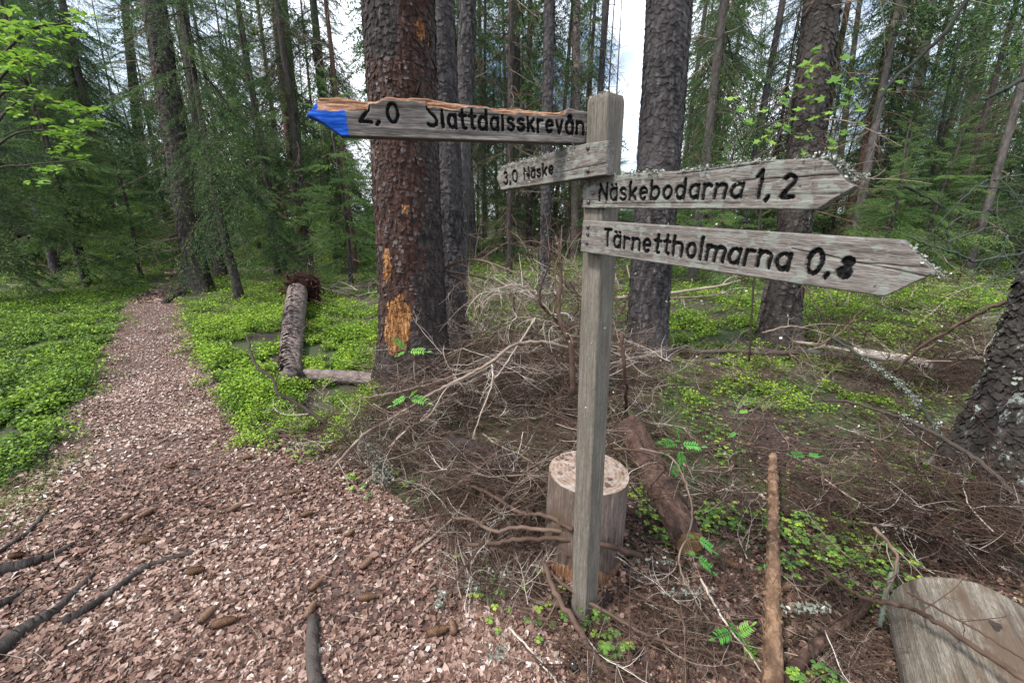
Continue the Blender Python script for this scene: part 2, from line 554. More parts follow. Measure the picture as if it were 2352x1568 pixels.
LEFT = [(-2600, 1568), (-900, 1250), (-150, 1190), (20, 1110), (80, 1010), (130, 920), (205, 825), (268, 750), (284, 700), (330, 670), (392, 655), (385, 640), (372, 622)]
RIGHT = [(1330, 1568), (1180, 1470), (1075, 1360), (1030, 1270), (965, 1190), (860, 1125), (720, 1062), (610, 1012), (540, 950), (488, 860), (446, 780), (424, 720), (412, 675), (432, 655), (440, 622)]
PATH_POLY = LEFT + RIGHT[::-1]
Lw = smooth_path(PZ(*np.array(LEFT, float).T), 8)
Rw = smooth_path(PZ(*np.array(RIGHT, float).T), 8)
def resamp(P, n):
    d = np.concatenate([[0], np.cumsum(np.linalg.norm(np.diff(P, axis=0), axis=1))])
    # parametrise by y so that both edges stay paired
    o = np.argsort(P[:, 1])
    yy = np.linspace(.15, 13.2, n) if False else .15 + (13.0) * np.linspace(0, 1, n) ** 1.6
    return np.interp(yy, P[o, 1], P[o, 0]), yy
nP = 160
lx, yy = resamp(Lw, nP)
rx, _ = resamp(Rw, nP)
lx = lx + (n2(lx, yy, .3, 3, 3) - .5) * .22
rx = rx + (n2(rx, yy, .3, 3, 4) - .5) * .22
s = np.linspace(0, 1, 90)
X = lx[:, None] * (1 - s) + rx[:, None] * s
Y = yy[:, None] + 0 * s
Zp = gz(X, Y) + .008 + .012 * (n2(X, Y, .09, 3, 21) - .5) - .010 * np.sin(np.pi * s)[None] * 0
Zp += .006 * np.minimum(1, np.minimum(s, 1 - s)[None] * 12) - .014 * (np.minimum(s, 1 - s)[None] < .012)
g = M()
i = np.arange(nP - 1)[:, None] * 90 + np.arange(89)[None]
g.add(np.stack([X, Y, Zp], -1), np.stack([i, i + 1, i + 91, i + 90], -1).reshape(-1, 4))
tag(g.build("path", MT['path']), kind='structure')

# ------------------------------------------------------------------ leaf-like scatter
def frames(n, rg, tiltmax):
    """random orientation: rotation about z plus a tilt"""
    a = rg.uniform(0, 2 * np.pi, n)
    b = rg.normal(0, tiltmax, n); c = rg.normal(0, tiltmax, n)
    X = np.stack([np.cos(a), np.sin(a), np.sin(b)], -1)
    X /= np.linalg.norm(X, axis=1)[:, None]
    Y0 = np.stack([-np.sin(a), np.cos(a), np.sin(c)], -1)
    Zd = np.cross(X, Y0); Zd /= np.linalg.norm(Zd, axis=1)[:, None]
    Y = np.cross(Zd, X)
    return X, Y, Zd

def scatter(m, pos, size, shape, faces, rg, tilt=.3, tint=None, aspect=None, curl=0.0):
    """shape: (k,3) template in leaf units"""
    n = len(pos)
    X, Y, Zd = frames(n, rg, tilt)
    S = np.asarray(shape, float)
    k = len(S)
    sz = np.broadcast_to(size, (n,))
    w = np.ones(n) if aspect is None else aspect
    cz = S[None, :, 2] + (rg.normal(0, curl, (n, k)) if curl else 0)
    V = pos[:, None] + sz[:, None, None] * (S[None, :, 0, None] * X[:, None] + (S[None, :, 1] * w[:, None])[..., None] * Y[:, None] + cz[..., None] * Zd[:, None])
    if tint is None: tint = rg.uniform(0, 1, n)
    fs = [(np.asarray(f)[None] + (np.arange(n) * k)[:, None, None]).reshape(-1, len(f[0])) for f in faces]
    m.add(V.reshape(-1, 3), fs, np.repeat(tint, k))

LEAF = [(-.5, 0, 0), (-.22, -.30, .10), (.18, -.26, .12), (.5, 0, .02), (.18, .26, .12), (-.22, .30, .10)]
LEAF_F = [[(0, 1, 2, 3), (0, 3, 4, 5)]]
ROUND = [(-.5, 0, 0), (-.38, -.33, .06), (0, -.46, .1), (.36, -.30, .05), (.52, .0, 0), (.36, .30, .05), (0, .46, .1), (-.38, .33, .06)]
ROUND_F = [[(0, 1, 2, 3), (0, 3, 4, 5), (0, 5, 6, 7)]]
QUADL = [(-.5, 0, 0), (0, -.28, .06), (.5, 0, 0), (0, .28, .06)]
QUAD_F = [[(0, 1, 2, 3)]]

# dry leaves: path
m_ = M()
rg = np.random.default_rng(11)
def add_litter(poly, n, smin, smax, lift=.003, tilt=.27, tw=0.0):
    p = sample_px(poly, n, rg)
    soil = n2(p[:, 0], p[:, 1], .28, 3, 41) + .5 * (n2(p[:, 0], p[:, 1], 1.2, 2, 42) - .5)
    p = p[(soil < .60) | (rg.uniform(0, 1, len(p)) < .35)]; n = len(p)
    p[:, 2] += lift + .010 * inpoly(*proj(p), PATH_POLY) + rg.uniform(0, .010, n)
    base = rg.beta(1.8, 2.4, n)
    pale = rg.uniform(0, 1, n) < .05
    base[pale] = rg.uniform(.85, 1, pale.sum())
    big = n2(p[:, 0], p[:, 1], .35, 2, 31)
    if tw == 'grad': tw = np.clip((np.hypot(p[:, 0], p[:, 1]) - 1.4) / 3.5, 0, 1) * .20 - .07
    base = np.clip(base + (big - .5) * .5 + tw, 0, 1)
    sz = rg.uniform(smin, smax, n)
    half = rg.uniform(0, 1, n) < .72
    scatter(m_, p[half], sz[half], LEAF, LEAF_F, rg, tilt, base[half], rg.uniform(.6, 1.35, half.sum()), .09)
    scatter(m_, p[~half], sz[~half] * .8, ROUND, ROUND_F, rg, tilt, base[~half], rg.uniform(.7, 1.0, (~half).sum()), .09)
near = [(-300, 1650), (-300, 1200), (0, 1140), (90, 1000), (300, 1000), (560, 985), (720, 1060), (960, 1190), (1070, 1370), (1330, 1650)]
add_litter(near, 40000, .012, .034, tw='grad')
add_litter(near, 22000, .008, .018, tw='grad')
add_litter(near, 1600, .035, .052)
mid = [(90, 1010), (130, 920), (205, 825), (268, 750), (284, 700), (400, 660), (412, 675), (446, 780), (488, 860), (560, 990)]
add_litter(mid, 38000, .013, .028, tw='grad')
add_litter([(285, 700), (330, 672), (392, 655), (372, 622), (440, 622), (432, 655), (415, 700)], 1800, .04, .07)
right = [(560, 1000), (720, 960), (900, 900), (1300, 800), (1900, 780), (2352, 820), (2352, 1600), (1200, 1600), (1060, 1350), (960, 1190)]
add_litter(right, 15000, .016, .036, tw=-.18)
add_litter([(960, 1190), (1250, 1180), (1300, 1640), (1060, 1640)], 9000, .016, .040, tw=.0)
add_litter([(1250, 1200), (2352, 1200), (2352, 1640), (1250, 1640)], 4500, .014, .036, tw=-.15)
# verges
add_litter([(560, 985), (760, 1000), (960, 1190), (880, 1200), (700, 1090)], 2500, .016, .034)
tag(m_.build("leaf_litter", MT['litter']), kind='stuff')

# ------------------------------------------------------------------ bilberry ground cover: little bushes
dt = {}
def cover(name, mat, jobs, hmin=.02, kind='stuff', per=9):
    m = M()
    for poly, n, s0, s1, hh, thr in jobs:
        c = sample_px(poly, max(50, int(n) // per), rg)
        c[:, :2] += rg.normal(0, .12, (len(c), 2)) * np.clip(n2(c[:, 0], c[:, 1], .4, 2, 55) * 2, 0, 2)[:, None]
        w = n2(c[:, 0], c[:, 1], .55, 3, 77)
        w2 = n2(c[:, 0], c[:, 1], .16, 2, 78)
        keep = (w + .8 * (w2 - .5)) > thr + rg.normal(0, .03, len(c))
        c = c[keep]; w = w[keep]; w2 = w2[keep]
        k = len(c)
        dist = np.hypot(c[:, 0], c[:, 1])
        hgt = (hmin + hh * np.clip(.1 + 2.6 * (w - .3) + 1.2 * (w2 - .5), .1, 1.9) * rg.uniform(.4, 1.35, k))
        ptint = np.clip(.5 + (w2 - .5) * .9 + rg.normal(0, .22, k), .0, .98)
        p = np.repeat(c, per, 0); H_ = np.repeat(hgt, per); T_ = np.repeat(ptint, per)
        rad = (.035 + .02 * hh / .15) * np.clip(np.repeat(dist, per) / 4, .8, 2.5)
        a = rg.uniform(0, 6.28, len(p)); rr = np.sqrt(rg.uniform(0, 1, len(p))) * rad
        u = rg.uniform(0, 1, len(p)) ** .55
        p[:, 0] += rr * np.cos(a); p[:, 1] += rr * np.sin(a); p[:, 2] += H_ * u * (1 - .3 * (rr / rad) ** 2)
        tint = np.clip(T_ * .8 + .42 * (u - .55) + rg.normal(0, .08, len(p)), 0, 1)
        szk = np.clip(np.repeat(dist, per) / 4.2, .5, 1.25)
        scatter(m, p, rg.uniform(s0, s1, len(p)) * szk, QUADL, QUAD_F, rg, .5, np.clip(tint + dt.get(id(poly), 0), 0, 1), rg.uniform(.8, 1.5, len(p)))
    return tag(m.build(name, mat), kind=kind)

bleft = [(-20, 640), (150, 650), (300, 640), (420, 600), (385, 640), (392, 655), (284, 695), (268, 750), (205, 825), (130, 920), (70, 1010), (-20, 1120)]
bright = [(412, 675), (560, 640), (900, 640), (900, 930), (760, 960), (740, 1010), (600, 1000), (540, 950), (488, 860), (446, 780), (424, 720)]
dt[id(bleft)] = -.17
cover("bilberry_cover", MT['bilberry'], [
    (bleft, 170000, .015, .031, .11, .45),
    (bright, 180000, .015, .031, .12, .46),
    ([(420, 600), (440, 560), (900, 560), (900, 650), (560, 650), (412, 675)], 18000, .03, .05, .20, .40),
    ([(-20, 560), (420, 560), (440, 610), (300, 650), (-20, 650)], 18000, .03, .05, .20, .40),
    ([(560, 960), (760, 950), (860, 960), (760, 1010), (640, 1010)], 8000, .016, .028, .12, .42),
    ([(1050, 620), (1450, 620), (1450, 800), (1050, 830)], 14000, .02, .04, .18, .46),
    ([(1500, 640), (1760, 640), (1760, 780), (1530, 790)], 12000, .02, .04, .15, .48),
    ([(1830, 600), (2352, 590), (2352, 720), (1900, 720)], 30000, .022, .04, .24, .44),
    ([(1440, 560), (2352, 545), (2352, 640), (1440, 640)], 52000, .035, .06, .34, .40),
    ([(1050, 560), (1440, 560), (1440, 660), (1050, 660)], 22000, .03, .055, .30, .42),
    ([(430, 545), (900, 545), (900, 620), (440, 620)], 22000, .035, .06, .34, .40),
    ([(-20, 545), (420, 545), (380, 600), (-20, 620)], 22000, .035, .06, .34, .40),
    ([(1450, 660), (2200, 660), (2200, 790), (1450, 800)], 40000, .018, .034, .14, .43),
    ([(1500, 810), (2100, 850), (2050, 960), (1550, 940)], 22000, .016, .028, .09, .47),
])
cover("moss_carpet", MT['moss'], [
    ([(560, 580), (2352, 560), (2352, 820), (1400, 830), (1050, 830), (900, 700)], 70000, .02, .04, .05, .40),
    ([(-20, 700), (280, 700), (200, 830), (60, 1030), (-20, 1100)], 12000, .012, .025, .05, .42),
    ([(1380, 800), (2352, 830), (2352, 1300), (1380, 1250)], 40000, .010, .018, .03, .52),
    ([(1400, 1250), (2352, 1250), (2352, 1640), (1350, 1640)], 9000, .007, .013, .02, .58),
    ([(0, 1090), (120, 1000), (160, 1120), (60, 1200), (-20, 1260)], 5000, .008, .016, .02, .45),
])
# wood sorrel: three heart leaflets each, patches
def sorrel(name, jobs):
    m = M()
    for poly, n, thr in jobs:
        p = sample_px(poly, n, rg)
        w = n2(p[:, 0], p[:, 1], .25, 2, 99)
        p = p[w > thr]
        k = len(p)
        p[:, 2] += rg.uniform(.03, .09, k)
        a0 = rg.uniform(0, 6.28, k)
        tint = rg.beta(2, 3, k)
        sz = rg.uniform(.010, .019, k)
        for j in range(3):
            a = a0 + j * 2.094
            d = np.stack([np.cos(a), np.sin(a), -.15 + 0 * a], -1)
            e = np.stack([-np.sin(a), np.cos(a), 0 * a], -1)
            c = p + d * sz[:, None] * .55
            V = np.stack([p, c + e * sz[:, None] * .55, c + d * sz[:, None] * .55 + e * sz[:, None] * .3, c + d * sz[:, None] * .4,
                          c + d * sz[:, None] * .55 - e * sz[:, None] * .3, c - e * sz[:, None] * .55], 1)
            q = np.arange(k)[:, None] * 6
            m.add(V.reshape(-1, 3), [np.concatenate([q + [0, 1, 2, 3], q + [0, 3, 4, 5]])], np.repeat(np.clip(tint + .1 * j, 0, 1), 6))
    return tag(m.build(name, MT['sorrel']), kind='stuff')
sorrel("wood_sorrel", [
    ([(1400, 860), (2300, 860), (2300, 1320), (1400, 1300)], 4200, .56),
    ([(1350, 1300), (2100, 1300), (2200, 1600), (1300, 1600)], 900, .56),
    ([(560, 1000), (800, 960), (1000, 1180), (900, 1200)], 260, .5),
    ([(1050, 1300), (1300, 1300), (1300, 1500), (1100, 1500)], 40, .5),
])

# ------------------------------------------------------------------ dead twig generator
def grow(m, p0, d0, L, r, depth, rg, bend=.25, grav=-.05, sides=5, t=.4, kids=5, seg=.06, jit=.10, floor=None):
    n = max(4, min(16, int(L / seg)))
    P = [np.array(p0, float)]
    d = np.array(d0, float); d /= np.linalg.norm(d)
    w = rg.normal(0, bend, 3) / n
    st = L / n
    for i in range(n):
        d = d + w + rg.normal(0, jit, 3) * .6 + np.array([0, 0, grav / n * 4])
        d /= np.linalg.norm(d)
        q = P[-1] + d * st
        if floor is not None:
            gzz = float(floor)
            if q[2] < gzz + r: q[2] = gzz + r; d[2] = abs(d[2]) * .3
        P.append(q)
    P = np.array(P)
    rr = r * np.linspace(1, .28, len(P))
    tube(m, P, rr, sides, t=np.clip(t + rg.normal(0, .08), 0, 1), caps=False)
    if depth > 0:
        for k in range(kids):
            s = rg.uniform(.15, .95)
            i = int(s * n)
            dd = P[min(i + 1, n)] - P[i]; dd /= np.linalg.norm(dd) + 1e-9
            side = np.cross(dd, rg.normal(0, 1, 3)); side /= np.linalg.norm(side) + 1e-9
            nd = dd * rg.uniform(.5, .9) + side * rg.uniform(.5, 1.0)
            grow(m, P[i], nd, L * rg.uniform(.25, .55) * (1.15 - s * .6), r * .5, depth - 1, rg, bend * 1.2, grav, max(3, sides - 1), t, max(2, kids - 1), seg, jit, floor)

# brush tangle on the floor right of the path: more than anyone could count
rgb = np.random.default_rng(5)
LIB = []
for k in range(46):
    b_ = M()
    grow(b_, [0, 0, 0], [1, rgb.normal(0, .15), rgb.normal(.0, .15)], rgb.uniform(.45, .75), rgb.uniform(.0028, .0050), 2 if k % 3 == 0 else 1, rgb,
         bend=rgb.uniform(.3, 1.1), grav=rgb.uniform(-.16, .05), sides=4, t=.5, kids=5 if k % 3 == 0 else 9, seg=.045, jit=.14)
    LIB.append((np.concatenate(b_.v), b_.f, np.concatenate(b_.t)))
BAN = [[(1930, 775), (2150, 795), (2170, 865), (1930, 840)], [(1735, 1080), (1815, 1080), (1840, 1600), (1715, 1600)], [(1430, 1020), (1510, 1010), (1660, 1260), (1560, 1310)], [(1250, 1110), (1460, 1110), (1460, 1420), (1250, 1420)], [(2060, 1330), (2352, 1330), (2352, 1600), (2060, 1600)], [(1020, 1010), (1190, 1020), (1190, 1090), (1020, 1080)]]
m_ = M()
def brush(poly, n, s0, s1, lift, pit=.25, tb=.45, thick=1.0, pale=.22):
    p = sample_px(poly, n, rgb)
    pu, pv = proj(p)
    ban = np.zeros(len(p), bool)
    for po in BAN: ban |= inpoly(pu, pv, po)
    for q in p[~ban]:
        v, f, t = LIB[int(rgb.integers(len(LIB)))]
        a = rgb.uniform(0, 2 * np.pi); b = rgb.normal(0, pit); c = rgb.uniform(0, 6.28)
        ca, sa, cb_, sb, cc, sc_ = math.cos(a), math.sin(a), math.cos(b), math.sin(b), math.cos(c), math.sin(c)
        R = np.array([[ca, -sa, 0], [sa, ca, 0], [0, 0, 1]]) @ np.array([[cb_, 0, -sb], [0, 1, 0], [sb, 0, cb_]]) @ np.array([[1, 0, 0], [0, cc, -sc_], [0, sc_, cc]])
        V = (v - [.25, 0, 0]) @ R.T * rgb.uniform(s0, s1)
        V[:, 2] *= .75
        V = V + q
        g_ = q[2] + .002
        V[:, 2] = np.where(V[:, 2] < g_, g_ + (g_ - V[:, 2]) * .35, V[:, 2]) + rgb.uniform(0, 1) ** 1.5 * lift
        tt = t - .5 + (rgb.uniform(.72, .98) if rgb.uniform() < pale else rgb.normal(tb, .13))
        V = V
        m_.add(V, list(f), np.clip(tt, 0, 1))
core = [(800, 960), (900, 880), (1080, 840), (1330, 800), (1450, 860), (1560, 1050), (1560, 1200), (1300, 1220), (1180, 1230), (1040, 1190), (900, 1120), (800, 1060)]
brush(core, 1300, .4, 1.1, .32, .30, .33, pale=.17)
brush([(960, 1130), (1280, 1150), (1300, 1420), (1080, 1400), (1010, 1280)], 420, .3, .7, .12, .2, .34)
brush([(1380, 860), (2352, 860), (2352, 1250), (1400, 1250)], 700, .4, 1.1, .12, .2, .34, pale=.12)
brush([(1400, 1200), (2352, 1200), (2352, 1600), (1250, 1600)], 620, .3, .8, .08, .15, .34, pale=.12)
brush([(850, 860), (1100, 800), (1450, 760), (1520, 900), (1300, 960), (900, 1000)], 950, .6, 1.4, .46, .5, .38, pale=.2)
brush([(1850, 1180), (2352, 1150), (2352, 1440), (2100, 1300)], 300, .5, 1.2, .25, .25, .25, pale=.12)
brush([(1840, 760), (2260, 770), (2300, 900), (2050, 930), (1880, 850)], 520, .7, 1.6, .38, .3, .25, pale=.08)
brush([(1060, 640), (1440, 640), (1440, 850), (1060, 850)], 400, .9, 2.2, .7, .6, .45, pale=.3)
brush([(560, 600), (900, 600), (900, 760), (700, 700)], 60, 1.2, 2.4, .5, .5, .55, pale=.4)
brush([(1450, 600), (2352, 560), (2352, 760), (1450, 760)], 90, 1.4, 3.2, .6, .5, .45, pale=.4)
brush([(560, 960), (760, 930), (900, 1000), (900, 1140), (700, 1040)], 160, .4, .9, .10, .2, .42)
brush([(1060, 560), (2352, 545), (2352, 640), (1060, 640)], 160, 2, 4.5, 1.0, .7, .45, pale=.35)
brush([(1400, 800), (2000, 830), (2000, 900), (1500, 900)], 120, .6, 1.3, .1, .2, .5)
brush([(0, 600), (420, 600), (300, 640), (0, 690)], 60, 1, 2, .3, .3, .5)
for q in np.concatenate([sample_px(PATH_POLY[1:], 260, rgb), sample_px([(0, 1150), (600, 1150), (1200, 1568), (0, 1568)], 200, rgb)]):
    a = rgb.uniform(0, 6.28)
    grow(m_, q + [0, 0, .022], [math.cos(a), math.sin(a), 0], rgb.uniform(.03, .16), rgb.uniform(.0010, .0022), 0, rgb, bend=.6, grav=0, sides=4, t=rgb.uniform(.3, .95), kids=0, seg=.03, jit=.06)
tag(m_.build("brush_tangle", MT['twig']), kind='stuff')
# ------------------------------------------------------------------ trunks
def trunk_mesh(m, p0, p1, r0, r1, rows, sides, flare=.35, flare_h=.5, rough=.06, seed=0, flakes=0, flake=.03, hmax_fl=4.5, lumps=0.0, bow=0.0, liftk=1.0):
    """a tapering trunk from p0 (ground) to p1 with root flare; returns a surface function"""
    p0 = np.array(p0, float); p1 = np.array(p1, float)
    Ht = p1[2] - p0[2]
    def surf(th, h, extra=0.0):
        s = np.clip(h / Ht, 0, 1)
        c = p0[None] * (1 - s[:, None]) + p1[None] * s[:, None]
        if bow:
            c = c + np.stack([np.sin(s * 6 + seed) * bow, np.cos(s * 5 + seed) * bow, 0 * s], -1) - np.array([[math.sin(seed) * bow, math.cos(seed) * bow, 0]])
        r = r0 * (1 - s) + r1 * s
        fl = np.exp(-h / flare_h * 2.2) * flare
        lob = .5 + .5 * np.sin(th * 4 + seed) * np.sin(th * 1.0 + seed * 2) + .25 * np.sin(th * 7 + seed)
        r = r * (1 + fl * (.6 + .8 * lob))
        q = np.stack([np.cos(th) * 2.0, np.sin(th) * 2.0, h * 1.2], -1)
        r = r * (1 + rough * 2 * (fbm(q, 3, seed) - .5))
        if lumps:
            qq = np.stack([c[:, 0] * 0 + np.cos(th) * r / .035, np.sin(th) * r / .035, h / .06], -1)
            r = r + lumps * (fbm(qq, 2, seed + 5) - .5)
        r = r + extra
        return c + np.stack([np.cos(th) * r, np.sin(th) * r, 0 * r], -1)
    hh = np.linspace(0, 1, rows) ** (1.35 if rows < 200 else 1.1) * Ht
    th = np.linspace(0, 2 * np.pi, sides, endpoint=False)
    HH, TH = np.meshgrid(hh, th, indexing='ij')
    V = surf(TH.ravel(), HH.ravel())
    V[:, 2] -= np.where(HH.ravel() < .02, .12, 0)
    i = np.arange(rows - 1)[:, None] * sides; j = np.arange(sides)[None]; j2 = (j + 1) % sides
    f = np.stack([i + j, i + j2, i + sides + j2, i + sides + j], -1).reshape(-1, 4)
    m.add(V, [f], .5)
    if flakes:
        rg = np.random.default_rng(seed + 3)
        n = flakes
        th = rg.uniform(0, 2 * np.pi, n); h = rg.uniform(.0, 1, n) * hmax_fl
        r = (r0 * (1 - h / Ht) + r1 * h / Ht)
        w = flake * rg.uniform(.35, 1.5, n); L = flake * rg.uniform(.5, 1.9, n)
        lift = rg.uniform(.002, .011, n) * liftk
        a = w / r / 2
        sk = rg.normal(0, .35, n) * a
        tl = surf(th - a * .7 + sk, h + L / 2, -.001); tr = surf(th + a * .7 + sk, h + L / 2, -.001)
        bl = surf(th - a, h - L / 2 * .6, lift); br = surf(th + a, h - L / 2 * .6, lift * rg.uniform(.2, 1.4, n))
        bt = surf(th + a * rg.uniform(-.4, .4, n), h - L / 2 * 1.15, lift * 1.1)
        V = np.stack([tl, tr, br, bt, bl], 1).reshape(-1, 3)
        q = np.arange(n)[:, None] * 5
        m.add(V, [np.concatenate([q + [0, 1, 2, 4]]), q + [4, 2, 3]], np.repeat(np.clip(rg.beta(2, 2, n) * .9 + .15 + .5 * (fbm(np.stack([th * 2, h * 3, h * 0], -1), 3, seed) - .5), .1, 1), 5))
    return surf

# ------------------------------------------------------------------ spruce sprays
def needle_spray(L, rg, step=.055, side=.36, nl=.046, nw=.0105, droop=.25, hang=.25, dens=1.0, bare=.12):
    """needles (V,F,t) and twigs for a bough growing along +x"""
    nm, tm = M(), M()
    n = max(5, int(L / step))
    s = np.linspace(0, 1, n)
    ax = np.stack([s * L, rg.normal(0, .012, n).cumsum() * .5, -droop * L * s ** 1.6 + .10 * L * np.clip(s - .7, 0, 1) ** 1.2], -1)
    tube(tm, ax, np.linspace(.013, .003, n) * (L / 1.5) ** .6, 4, t=.3, caps=False)
    lines = [(ax, 0.5)]
    for i in range(max(1, int(n * bare)), n):
        for sg in (-1, 1):
            if rg.uniform() > .93: continue
            l = (side * L * (1 - s[i]) ** .75 * rg.uniform(.6, 1.15) + .05)
            k = max(3, int(l / .045))
            a = sg * rg.uniform(.75, 1.15)
            u = np.linspace(0, 1, k)
            d = np.array([math.cos(a), math.sin(a), 0])
            z = -hang * l * u ** 1.4 * rg.uniform(.4, 1.8)
            pl = ax[i] + d * (u[:, None] * l) + np.stack([u * 0, u * 0, z], -1)
            lines.append((pl, rg.uniform(.2, .8)))
            if rg.uniform() < .35: tube(tm, pl, np.linspace(.004, .0015, k), 3, t=.4, caps=False)
    A, D, TT, TIP = [], [], [], []
    for pl, tn in lines:
        seg = np.diff(pl, axis=0)
        ln = np.linalg.norm(seg, axis=1)
        tot = ln.sum()
        c = max(2, int(tot / .020 * dens))
        u = np.sort(rg.uniform(0, 1, c)) * (len(pl) - 1.001)
        ii = u.astype(int)
        A.append(pl[ii] + seg[ii] * (u - ii)[:, None])
        D.append(seg[ii] / (ln[ii][:, None] + 1e-9))
        TT.append(np.full(c, tn)); TIP.append(u / len(pl))
    A = np.concatenate(A); D = np.concatenate(D); TT = np.concatenate(TT); TIP = np.concatenate(TIP)
    k = len(A)
    rnd = rg.normal(0, 1, (k, 3)); rnd[:, 2] *= .55
    sd = np.cross(D, rnd); sd = np.cross(sd, D) * 0 + rnd - (rnd * D).sum(1)[:, None] * D
    sd /= np.linalg.norm(sd, axis=1)[:, None] + 1e-9
    dirn = D * .75 + sd * .75
    dirn /= np.linalg.norm(dirn, axis=1)[:, None]
    wv = np.cross(dirn, rg.normal(0, 1, (k, 3))); wv /= np.linalg.norm(wv, axis=1)[:, None] + 1e-9
    ll = nl * rg.uniform(.7, 1.3, k); ww = nw * rg.uniform(.7, 1.3, k)
    V = np.stack([A, A + dirn * ll[:, None] * .55 + wv * ww[:, None] / 2, A + dirn * ll[:, None], A + dirn * ll[:, None] * .55 - wv * ww[:, None] / 2], 1)
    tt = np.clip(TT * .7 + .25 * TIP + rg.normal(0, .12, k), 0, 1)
    q = np.arange(k)[:, None] * 4 + np.arange(4)
    nm.add(V.reshape(-1, 3), [q], np.repeat(tt, 4))
    return nm, tm

rgs = np.random.default_rng(21)
def pack(m):
    return np.concatenate(m.v), m.f, np.concatenate(m.t)
SPR = []          # normal boughs, unit about 1.5 m
for k in range(5):
    a, b = needle_spray(1.5, rgs, droop=.30 + .1 * k / 4, hang=.35, dens=1.7)
    SPR.append((pack(a), pack(b)))
SPRH = []         # hanging, thin boughs
for k in range(4):
    a, b = needle_spray(1.5, rgs, droop=.55, hang=1.1, side=.34, dens=.9, bare=.2)
    SPRH.append((pack(a), pack(b)))
SPRC = []         # coarse boughs for far trees
for k in range(4):
    a, b = needle_spray(1.5, rgs, step=.10, nl=.075, nw=.032, dens=.55, droop=.35, hang=.5)
    SPRC.append((pack(a), pack(b)))

def place_spray(nm, tm, spr, pos, az, pitch, sc, shade=0.0, roll=0.0):
    (nv, nf, nt), (tv, tf, tt) = spr
    ca, sa = math.cos(az), math.sin(az); cp, sp = math.cos(pitch), math.sin(pitch); cr, sr = math.cos(roll), math.sin(roll)
    Rz = np.array([[ca, -sa, 0], [sa, ca, 0], [0, 0, 1]])
    Ry = np.array([[cp, 0, -sp], [0, 1, 0], [sp, 0, cp]])
    Rx = np.array([[1, 0, 0], [0, cr, -sr], [0, sr, cr]])
    R = (Rz @ Ry @ Rx).T * sc
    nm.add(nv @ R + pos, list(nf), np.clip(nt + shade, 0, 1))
    tm.add(tv @ R + pos, list(tf), tt)

def crown_meshes(name, Ht, z0, L0, L1, nb, lib, rg, pitch0=-.35, pitch1=.5, taper=.9, mat='spruce', lean=0.0):
    """a spruce crown round the z axis: boughs in loose whorls"""
    nm, tm = M(), M()
    for k in range(nb):
        s = (k + rg.uniform(0, 1)) / nb
        z = z0 + (Ht - z0) * s ** .95
        az = rg.uniform(0, 2 * math.pi)
        L = (L0 * (1 - s) ** taper + L1) * rg.uniform(.65, 1.15)
        pitch = pitch0 + (pitch1 - pitch0) * s + rg.normal(0, .13)
        place_spray(nm, tm, lib[int(rg.integers(len(lib)))], np.array([math.cos(az) * .05, math.sin(az) * .05, z]), az, pitch, L / 1.5,
                    rg.normal(0, .12), rg.normal(0, .35))
    return nm.mesh(name, MT[mat]), tm.mesh(name + " boughs", MT['darktwig'])

CR = {}
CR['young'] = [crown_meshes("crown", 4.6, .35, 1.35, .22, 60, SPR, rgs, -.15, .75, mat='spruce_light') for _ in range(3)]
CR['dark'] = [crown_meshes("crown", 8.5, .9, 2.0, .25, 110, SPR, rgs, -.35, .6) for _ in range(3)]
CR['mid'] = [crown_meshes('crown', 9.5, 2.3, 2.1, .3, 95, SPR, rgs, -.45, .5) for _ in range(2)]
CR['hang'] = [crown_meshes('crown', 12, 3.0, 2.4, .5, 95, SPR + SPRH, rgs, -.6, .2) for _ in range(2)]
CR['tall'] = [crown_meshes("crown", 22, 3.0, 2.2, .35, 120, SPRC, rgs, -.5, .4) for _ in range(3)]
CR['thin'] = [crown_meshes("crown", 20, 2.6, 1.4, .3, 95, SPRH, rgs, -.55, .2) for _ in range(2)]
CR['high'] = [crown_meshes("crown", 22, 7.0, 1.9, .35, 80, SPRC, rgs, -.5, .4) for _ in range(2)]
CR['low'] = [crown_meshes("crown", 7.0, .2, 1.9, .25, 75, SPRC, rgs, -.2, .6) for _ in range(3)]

# dead lower branches, bare, one mesh per variant, unit trunk height 12 m
def dead_skirt(zlo, zhi, n, L, rg, r=.010, kids=5, t=.45):
    m = M()
    for k in range(n):
        z = rg.uniform(zlo, zhi); az = rg.uniform(0, 6.28)
        grow(m, [0, 0, z], [math.cos(az), math.sin(az), rg.normal(-.15, .2)], L * rg.uniform(.4, 1.2), r * rg.uniform(.5, 1.2), 1, rg, bend=.7, grav=-.12, sides=4, t=rg.normal(t, .15), kids=kids, seg=.12, jit=.08)
    return m.mesh("dead_branches", MT['twig'])
SK = [dead_skirt(.8, 8.0, 80, 1.3, rgs, kids=7, r=.0085, t=.55) for _ in range(4)]

TR = {}
def far_trunk(r, Ht, seed):
    m = M()
    trunk_mesh(m, (0, 0, 0), (0, 0, Ht), r, r * .25, 26, 12, .3, .4, .05, seed, bow=.05)
    return m
for nm_, mt_ in (('bark_far', 'bark_far'), ('bark_grey', 'bark_grey'), ('bark', 'bark'), ('bark_red', 'bark_red')):
    TR[nm_] = [far_trunk(.12, 20, s_).mesh("trunk", MT[mt_]) for s_ in (1, 2)]
TRY = [far_trunk(.05, 4.5, 5).mesh("trunk", MT['bark']), far_trunk(.09, 8.2, 6).mesh("trunk", MT['bark'])]

def child(name, me, parent, loc=(0, 0, 0), rz=0.0, sc=None):
    o = bpy.data.objects.new(name, me)
    COL.objects.link(o)
    o.parent = parent
    o.location = loc
    o.rotation_euler = (0, 0, rz)
    if sc is not None: o.scale = sc
    return o

